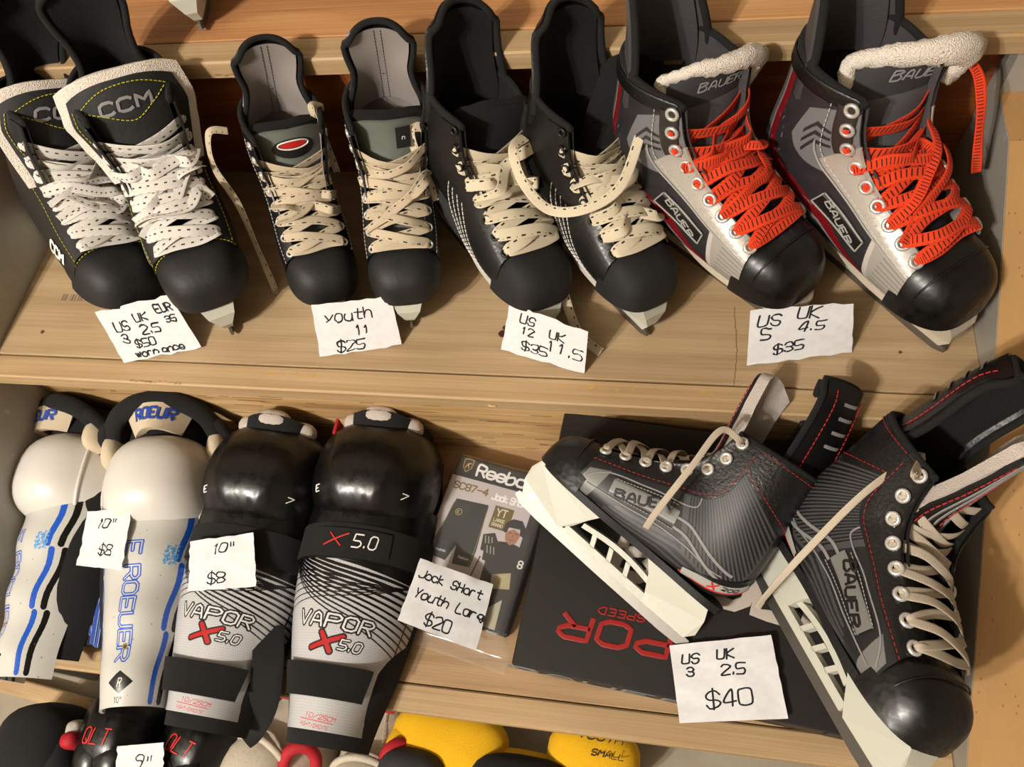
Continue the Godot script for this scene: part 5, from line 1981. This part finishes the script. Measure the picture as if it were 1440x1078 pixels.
# ------------------------------------------------------------------ the shoebox under the low pair
func build_shoebox() -> void:
	mat("box_black", Color(0.105, 0.095, 0.090), 0.5, 0.0, "n_soft", 0.05, 12.0)
	mat("box_white", Color(0.72, 0.68, 0.64), 0.5)
	mat("box_red", Color(0.56, 0.07, 0.06), 0.5)
	var b := Basis(Vector3.UP, deg_to_rad(-5.5))
	var t := thing("shoebox", "dark grey cardboard shoebox lying under the lower pair of skates", "box", Transform3D(b, Vector3(0.306, -RISE, 0.122)))
	var w := 0.376
	var d := 0.268
	var g := Geo.new()
	g.box(Vector3(0, 0.043, 0), Vector3(w - 0.008, 0.086, d - 0.016), 0.002)
	part("box_body", g, M["box_black"], t)
	g = Geo.new()
	g.box(Vector3(0, 0.1075, 0), Vector3(w, 0.003, d), 0.0012)
	var lid := part("lid", g, M["box_black"], t)
	# rims of the lid; the front one is torn open in the middle
	for q in [[Vector3(0, 0.091, -d * 0.5 + 0.001), Vector3(w, 0.030, 0.002)], [Vector3(-w * 0.5 + 0.001, 0.091, 0), Vector3(0.002, 0.030, d)], [Vector3(w * 0.5 - 0.001, 0.091, 0), Vector3(0.002, 0.030, d)], [Vector3(-w * 0.25 - 0.006, 0.091, d * 0.5 - 0.001), Vector3(w * 0.5 - 0.012, 0.030, 0.002)], [Vector3(w * 0.5 - 0.045, 0.091, d * 0.5 - 0.001), Vector3(0.090, 0.030, 0.002)]]:
		g = Geo.new()
		g.box(q[0], q[1], 0.0006)
		part("lid_rim", g, M["box_black"], lid)
	var top := 0.1096
	var jobs := [["BAUER", Vector3(0.004, 0, 0.020), 0.042, 0.0115, "box_white", 0.10, 0.84], ["VAPOR", Vector3(-0.060, 0, 0.089), 0.022, 0.0050, "box_red", PI, 1.3], ["SPEED", Vector3(-0.093, 0, 0.069), 0.0065, 0.0016, "box_red", PI, 1.1]]
	for q in jobs:
		g = Geo.new()
		var lines := text_lines(q[0], 0.15, 0.3, q[6])
		var tw := text_width(lines)
		var cap: float = q[2]
		var org: Vector3 = q[1]
		var ang: float = q[5]
		var at := func(p: Vector2) -> Vector3:
			var r := Vector2((p.x - tw * 0.5) * cap, -(p.y - 0.5) * cap).rotated(ang)
			return Vector3(org.x + r.x, top, org.z + r.y)
		var up := func(_p: Vector2) -> Vector3:
			return Vector3.UP
		print_on(g, lines, at, up, q[3])
		part("lid_print", g, M[q[4]], lid)
	g = Geo.new()
	var fl := text_lines("BAUER", 0.2, 0.35, 1.3)
	var fw := text_width(fl)
	var at2 := func(p: Vector2) -> Vector3:
		return Vector3(-0.105 + (p.x - fw * 0.5) * 0.021, 0.082 + p.y * 0.021, d * 0.5 + 0.0005)
	var up2 := func(_p: Vector2) -> Vector3:
		return Vector3(0, 0, 1)
	print_on(g, fl, at2, up2, 0.0045)
	part("lid_print", g, M["print_grey"], lid)
	g = Geo.new()
	g.box(Vector3(w * 0.5 + 0.0012, 0.092, -0.02), Vector3(0.0012, 0.026, 0.085), 0.001)
	part("red_panel", g, M["box_red"], t)

# ------------------------------------------------------------------ gear on the floor below the steps
func build_bottom_gear() -> void:
	var fy := -2.0 * RISE
	for k in 2:
		var t := thing("shin_guard", ["black shin guard with red letters nearest the black glove", "black shin guard with red letters below the silver shin guard's foot"][k], "shin guard", [flat_xf(-0.418, fy, 0.288, 2), flat_xf(-0.290, fy, 0.288, -14)][k])
		var g := Geo.new()
		var K := []
		for i in 19:
			var a := PI * i / 18.0
			var row := PackedVector3Array()
			for j in 25:
				var b := lerpf(-1.5, 1.5, j / 24.0)
				var e := pow(sin(a), 0.6)
				var z := 0.058 - 0.055 * Geo.sp(cos(a), 0.85)
				var facet := 0.006 * smoothstep(0.35, 0.5, absf(b)) * smoothstep(0.02, 0.05, z)
				row.append(Vector3(Geo.sp(sin(b), 0.85) * 0.058 * e, 0.03 + 0.088 * e * pow(cos(b), 0.7) - facet, z))
			K.append(row)
		g.grid(K)
		var cup := part("knee_cup", g, M["black_gloss"], t)
		g = Geo.new()
		sheet_text(g, K, "QLT", 0.52, 0.49, -0.080, 0.17, 0.0018, Vector3.UP, 0.0010, 0.35, 0.9)
		part("logo", g, M["print_red"], cup)
		g = Geo.new()
		for q in [[-0.014, 0.084], [0.014, 0.084]]:
			g.blob(Vector3(q[0], 0.1045, q[1]), Vector3(0.019, 0.010, 0.024), 1.0, 1.0, 10, 16)
		part("cup_bumps", g, M["black_gloss"], cup)
		g = Geo.new()
		g.slab(arch(-0.012, 0.10, 10, [[0.050], [0.066], [0.066]], [[0.085], [0.086], [0.080]], 1.45, 0.0), 0.012)
		part("foam_liner", g, M["black_cloth"], t)
		g = Geo.new()
		g.slab(arch(0.100, 0.30, 16, [[0.058], [0.062], [0.052], [0.044]], [[0.088], [0.086], [0.078], [0.068]], 1.35, 0.004), 0.004)
		part("shin_plate", g, M["charcoal"], t)
		g = Geo.new()
		g.slab(arch(0.100, 0.112, 3, [[0.060], [0.061]], [[0.092], [0.091]], 1.35, 0.004), 0.003)
		var tr := part("grey_trim", g, M["grey_skin"], t)
		g = Geo.new()
		var sp := PackedVector3Array()
		for j in 21:
			var b := lerpf(-1.2, 1.2, j / 20.0)
			sp.append(Vector3(Geo.sp(sin(b), 0.9) * 0.061, 0.0052 + 0.092 * pow(cos(b), 0.9), 0.106))
		stitch(g, sp, 0.003, 0.002, 0.0006)
		part("stitching", g, M["thread_white"], tr)
	# cream pads with red rings
	for k in 2:
		var t := thing("shin_guard", ["cream old shin guard with a red ring behind the loose black strap", "cream old shin guard with a red ring under the silver shin guard's tip"][k], "shin guard", [flat_xf(-0.188, fy, 0.272, -16), flat_xf(-0.098, fy, 0.272, 10)][k])
		var g := Geo.new()
		var nz := noise(24.0, 31 + k, 3)
		var P := arch(0.0, 0.28, 24, [[0.040], [0.058], [0.062], [0.056], [0.046]], [[0.060], [0.088], [0.092], [0.086], [0.07]], 1.45, 0.0)
		g.slab(rough_up(P, 0.004, 22.0, 31 + k), 0.012)
		part("padded_shell", g, M["cream_skin"], t)
		g = Geo.new()
		g.blob(Vector3(-0.012, 0.070, 0.10), Vector3(0.042, 0.036, 0.045), 0.9, 0.9, 12, 20)
		var kn := part("knee_roll", g, M["cream_skin"], t)
		g = Geo.new()
		g.tube(curve3([Vector3(-0.052, 0.062, 0.088), Vector3(-0.036, 0.092, 0.068), Vector3(-0.010, 0.103, 0.062), Vector3(0.018, 0.094, 0.070), Vector3(0.032, 0.066, 0.09)], 20), 0.0045, 8)
		part("welt", g, M["cream_skin"], kn)
		g = Geo.new()
		g.tube(curve3([Vector3(0.022, 0.076, 0.090), Vector3(0.026, 0.094, 0.062), Vector3(0.040, 0.090, 0.050), Vector3(0.053, 0.072, 0.058), Vector3(0.056, 0.054, 0.085)], 20), 0.0075, 9)
		part("red_ring", g, M["red_cloth"], t)
		g = Geo.new()
		g.tube(curve3([Vector3(-0.034, 0.072, 0.012), Vector3(0.0, 0.090, 0.006), Vector3(0.030, 0.075, 0.010)], 12), 0.006, 8)
		part("red_edge", g, M["red_cloth"], t)
		g = Geo.new()
		stitch(g, sheet_line(P, st_pts([0.04, 0.62, 0.2, 0.60, 0.42, 0.62]), Vector3.UP, 0.002), 0.004, 0.002, 0.0008)
		part("stitching", g, M["cream_skin"], t)
	# black padded glove at the left
	var t := thing("hockey_glove", "black padded glove with a red and white tab at the left wall", "glove", flat_xf(-0.522, fy, 0.365, 12))
	for q in [[Vector3(0, 0.060, 0.0), Vector3(0.048, 0.058, 0.045), "cuff"], [Vector3(-0.022, 0.064, 0.062), Vector3(0.030, 0.050, 0.034), "finger_roll"], [Vector3(0.022, 0.060, 0.066), Vector3(0.026, 0.048, 0.034), "finger_roll"], [Vector3(0.034, 0.056, 0.020), Vector3(0.020, 0.044, 0.030), "thumb"]]:
		var g := Geo.new()
		g.blob(q[0], q[1], 0.7, 0.75, 12, 22)
		part(q[2], g, M["black_cloth"], t)
	var gt := Geo.new()
	gt.blob(Vector3(0.052, 0.072, -0.006), Vector3(0.011, 0.022, 0.013), 0.6, 0.7, 8, 14)
	part("white_tab", gt, M["felt_grey"], t)
	gt = Geo.new()
	gt.blob(Vector3(0.053, 0.082, 0.006), Vector3(0.012, 0.020, 0.011), 0.7, 0.8, 8, 14)
	part("red_tab", gt, M["red_cloth"], t)
	# yellow and black shoulder pads
	t = thing("shoulder_pads", "yellow and black youth shoulder pads on the floor below the steps", "shoulder pads", flat_xf(0.070, fy, 0.304, -3))
	for q in [[Vector3(-0.066, 0.056, 0.005), Vector3(0.072, 0.038, 0.040), "yellow_cloth", "yellow_pad"], [Vector3(-0.112, 0.056, 0.035), Vector3(0.030, 0.036, 0.045), "yellow_cloth", "yellow_pad"], [Vector3(0.106, 0.062, -0.008), Vector3(0.054, 0.040, 0.036), "yellow_cloth", "yellow_pad"], [Vector3(0.030, 0.050, 0.026), Vector3(0.060, 0.030, 0.030), "yellow_cloth", "yellow_pad"], [Vector3(-0.098, 0.074, 0.046), Vector3(0.042, 0.040, 0.030), "charcoal", "black_cap"], [Vector3(0.040, 0.078, 0.038), Vector3(0.070, 0.040, 0.036), "black_cloth", "black_cap"]]:
		var g := Geo.new()
		g.blob(q[0], q[1], 0.75, 0.7, 14, 26)
		part(q[3], g, M[q[2]], t)
	var g2 := Geo.new()
	for q in [["YOUTH", 0.0, 0.0085], ["SMALL", 0.017, 0.0062]]:
		var lines := text_lines(q[0], 0.25, 0.3, 0.95)
		var dz: float = q[1]
		var cap: float = q[2]
		var at := func(p: Vector2) -> Vector3:
			var z := -0.030 + dz - (p.y - 0.5) * cap
			var zz := (z + 0.008) / 0.036
			return Vector3(0.088 + dz + p.x * cap, 0.062 + 0.0412 * pow(maxf(1.0 - pow(absf(zz), 2.4), 0.0), 0.35), z)
		var up := func(_p: Vector2) -> Vector3:
			return Vector3.UP
		print_on(g2, lines, at, up, 0.0011)
	part("pad_print", g2, M["print_dark"], t)
	# length of board and grey sheet at the foot of the left stringer
	var g3 := Geo.new()
	g3.box(Vector3(0, 0.012, 0), Vector3(0.22, 0.024, 0.022), 0.0015, 1.0 / 0.3, 1.0 / 0.06)
	var lb := part("loose_board", g3, M["lumber"], self)
	lb.transform = flat_xf(-0.560, fy, 0.314, -6)
	tag(lb, "short length of bare board on the floor behind the black glove", "board")

# ------------------------------------------------------------------ what stands on the upper tread: only toes reach into the picture
func build_top_gear() -> void:
	var T := [[0.080, 0.106, 0.026], [0.052, 0.120, 0.030], [0.026, 0.137, 0.033], [0.004, 0.157, 0.036], [-0.014, 0.181, 0.040], [-0.022, 0.205, 0.042], [-0.022, 0.226, 0.044]]
	var cfg := {"seed": 41, "shell": "black_leather", "toe": "black_matte", "liner": "black_terry", "stay": "black_leather", "rings": "", "eyes": 8, "guard_out": "black_cloth", "guard": {"w": [[0.044], [0.040], [0.034], [0.036], [0.034], [0.028]], "top": 0.28, "lean": 2.0}, "tongue": T, "tongue_mat": "black_matte", "holder": "holder", "sole": "black_matte", "lace": "lace_white", "lace_w": 0.010}
	skate("hockey_skate", "skate on the upper tread showing only its white blade holder tip", "", cfg, flat_xf(-0.280, RISE, -0.440, 12, 0, 0, 0.92))
	cfg = cfg.duplicate(true)
	cfg.merge({"seed": 42, "toe": "felt_grey", "holder": "holder_old", "sole": "holder_old"}, true)
	skate("hockey_skate", "pale toed skate on the upper tread at the top left corner", "", cfg, flat_xf(-0.515, RISE, -0.435, 4, 0, 0, 0.90))

# ------------------------------------------------------------------ hand written price cards
func card(label: String, c: Array, lines: Array, lift := 0.0, px := Vector2i(420, 300)) -> void:
	# c: corners top left, top right, bottom right, bottom left in the room; lines: text, x, y, cap, slant, angle as shares of the card
	var im := new_img(px.x, px.y, Color(0.84, 0.84, 0.85))
	var nz := noise(0.02, lines.size() * 7 + int(c[0].x * 100.0), 3)
	for y in range(0, px.y, 3):
		for x in range(0, px.x, 3):
			var w := 0.84 + 0.025 * nz.get_noise_2d(x, y)
			im.fill_rect(Rect2i(x, y, 3, 3), Color(w, w, w * 1.01))
	for l in lines:
		ink_text(im, l[0], Vector2(l[1] * px.x, l[2] * px.y), l[3] * px.y, l[6] if l.size() > 6 else 8.0, Color(0.045, 0.045, 0.085), l[5], l[4], 0.66, 0.035, true)
	var o: Vector3 = (c[0] + c[1] + c[2] + c[3]) * 0.25
	var P := []
	for i in 11:
		var row := PackedVector3Array()
		for j in 11:
			var u := j / 10.0
			var v := i / 10.0
			var p: Vector3 = (c[0] as Vector3).lerp(c[1], u).lerp((c[3] as Vector3).lerp(c[2], u), v)
			p.y += lift * (0.9 * (1.0 - v) * (1.0 - v) + 0.35 * sin(u * 3.1 + c[0].x * 20.0)) + 0.0004 * nz.get_noise_2d(u * 300.0, v * 300.0) * 10.0
			row.append(p - o)
		P.append(row)
	var g := Geo.new()
	g.slab(P, 0.0003)
	swap_uv(g)
	var m := tex_mat("card_%d" % M.size(), im, 0.85)
	var card_o := part("price_card", g, m, self)
	card_o.position = o
	tag(card_o, label, "price card", "hand written price cards")

func build_cards() -> void:
	var v := func(a: Array) -> Array:
		var out := []
		for p in a:
			out.append(Vector3(p[0], p[1], p[2]))
		return out
	card("white price card marked $50 in front of the black felt tongue skates", v.call([[-0.364, 0.058, -0.052], [-0.283, 0.058, -0.075], [-0.266, 0.002, -0.045], [-0.356, 0.002, -0.023]]), [["US", 0.12, 0.42, 0.17, 0.1, 0.05], ["3", 0.14, 0.64, 0.15, 0.1, 0.0], ["UK", 0.42, 0.33, 0.15, 0.1, 0.0], ["2.5", 0.42, 0.56, 0.17, 0.1, 0.0], ["EUR", 0.73, 0.24, 0.12, 0.1, 0.0], ["35", 0.78, 0.44, 0.12, 0.1, 0.0], ["$50", 0.26, 0.78, 0.15, 0.1, 0.0], ["worn once", 0.20, 0.95, 0.12, 0.1, 0.0]], 0.003)
	card("white price card marked Youth 11 and $25", v.call([[-0.121, 0.058, -0.069], [-0.038, 0.058, -0.082], [-0.038, 0.002, -0.059], [-0.126, 0.002, -0.04]]), [["youth", 0.14, 0.36, 0.20, 0.1, 0.0], ["11", 0.48, 0.66, 0.16, 0.05, 0.0], ["$25", 0.22, 0.95, 0.20, 0.15, 0.0]], 0.002)
	card("white price card marked US 12 and $35 by the stitched black skates", v.call([[0.085, 0.056, -0.078], [0.164, 0.056, -0.048], [0.158, 0.002, -0.034], [0.07, 0.002, -0.057]]), [["US", 0.16, 0.30, 0.17, 0.05, 0.05], ["12", 0.20, 0.52, 0.14, 0.05, 0.0], ["UK", 0.54, 0.42, 0.17, 0.05, 0.0], ["11.5", 0.52, 0.70, 0.22, 0.05, 0.0], ["$35", 0.24, 0.86, 0.18, 0.0, 0.0]], 0.003)
	card("white price card marked US 5 and $35 by the orange laced skates", v.call([[0.312, 0.056, -0.077], [0.403, 0.056, -0.088], [0.413, 0.002, -0.069], [0.315, 0.002, -0.049]]), [["US", 0.08, 0.30, 0.20, 0.1, 0.0], ["5", 0.12, 0.54, 0.18, 0.1, 0.0], ["UK", 0.46, 0.22, 0.20, 0.15, 0.0], ["4.5", 0.47, 0.46, 0.18, 0.25, 0.0], ["$35", 0.25, 0.84, 0.17, 0.15, -0.12]], 0.002)
	card("white card marked 10 inch and $8 on the white shin guard", v.call([[-0.406, -0.092, 0.123], [-0.348, -0.088, 0.116], [-0.337, -0.090, 0.185], [-0.400, -0.098, 0.183]]), [["10\"", 0.28, 0.32, 0.15, 0.25, 0.0], ["$8", 0.42, 0.78, 0.17, 0.1, 0.0]], 0.002, Vector2i(300, 340))
	card("white card marked 10 inch and $8 on the silver shin guard", v.call([[-0.262, -0.084, 0.149], [-0.192, -0.084, 0.133], [-0.176, -0.090, 0.188], [-0.252, -0.092, 0.200]]), [["10\"", 0.34, 0.30, 0.17, 0.3, 0.0], ["$8", 0.28, 0.88, 0.20, 0.1, 0.0]], 0.0015, Vector2i(360, 300))
	card("white card marked Jock Short Youth Large $20 on the packaged shorts", v.call([[-0.011, -0.115, 0.137], [0.065, -0.150, 0.150], [0.056, -0.150, 0.220], [-0.024, -0.115, 0.203]]), [["Jock  SHort", 0.06, 0.28, 0.13, 0.15, 0.0], ["Youth  Large", 0.08, 0.58, 0.14, 0.2, 0.0], ["$20", 0.30, 0.92, 0.18, 0.1, 0.0]], 0.0015, Vector2i(420, 320))
	card("white price card marked US 3 and $40 on the shoebox", v.call([[0.252, -0.0745, 0.207], [0.342, -0.072, 0.189], [0.355, -0.073, 0.258], [0.263, -0.0745, 0.272]]), [["US", 0.10, 0.26, 0.12, 0.15, 0.0], ["3", 0.13, 0.42, 0.11, 0.1, 0.0], ["UK", 0.44, 0.24, 0.12, 0.15, 0.0], ["2.5", 0.46, 0.44, 0.13, 0.15, 0.0], ["$40", 0.28, 0.84, 0.20, 0.1, -0.05]], 0.0015, Vector2i(420, 380))
	card("small white card marked 9 inch between the black shin guards", v.call([[-0.380, -0.252, 0.358], [-0.322, -0.252, 0.347], [-0.312, -0.256, 0.389], [-0.371, -0.256, 0.398]]), [["9\"", 0.38, 0.62, 0.30, 0.2, 0.0]], 0.001, Vector2i(300, 240))
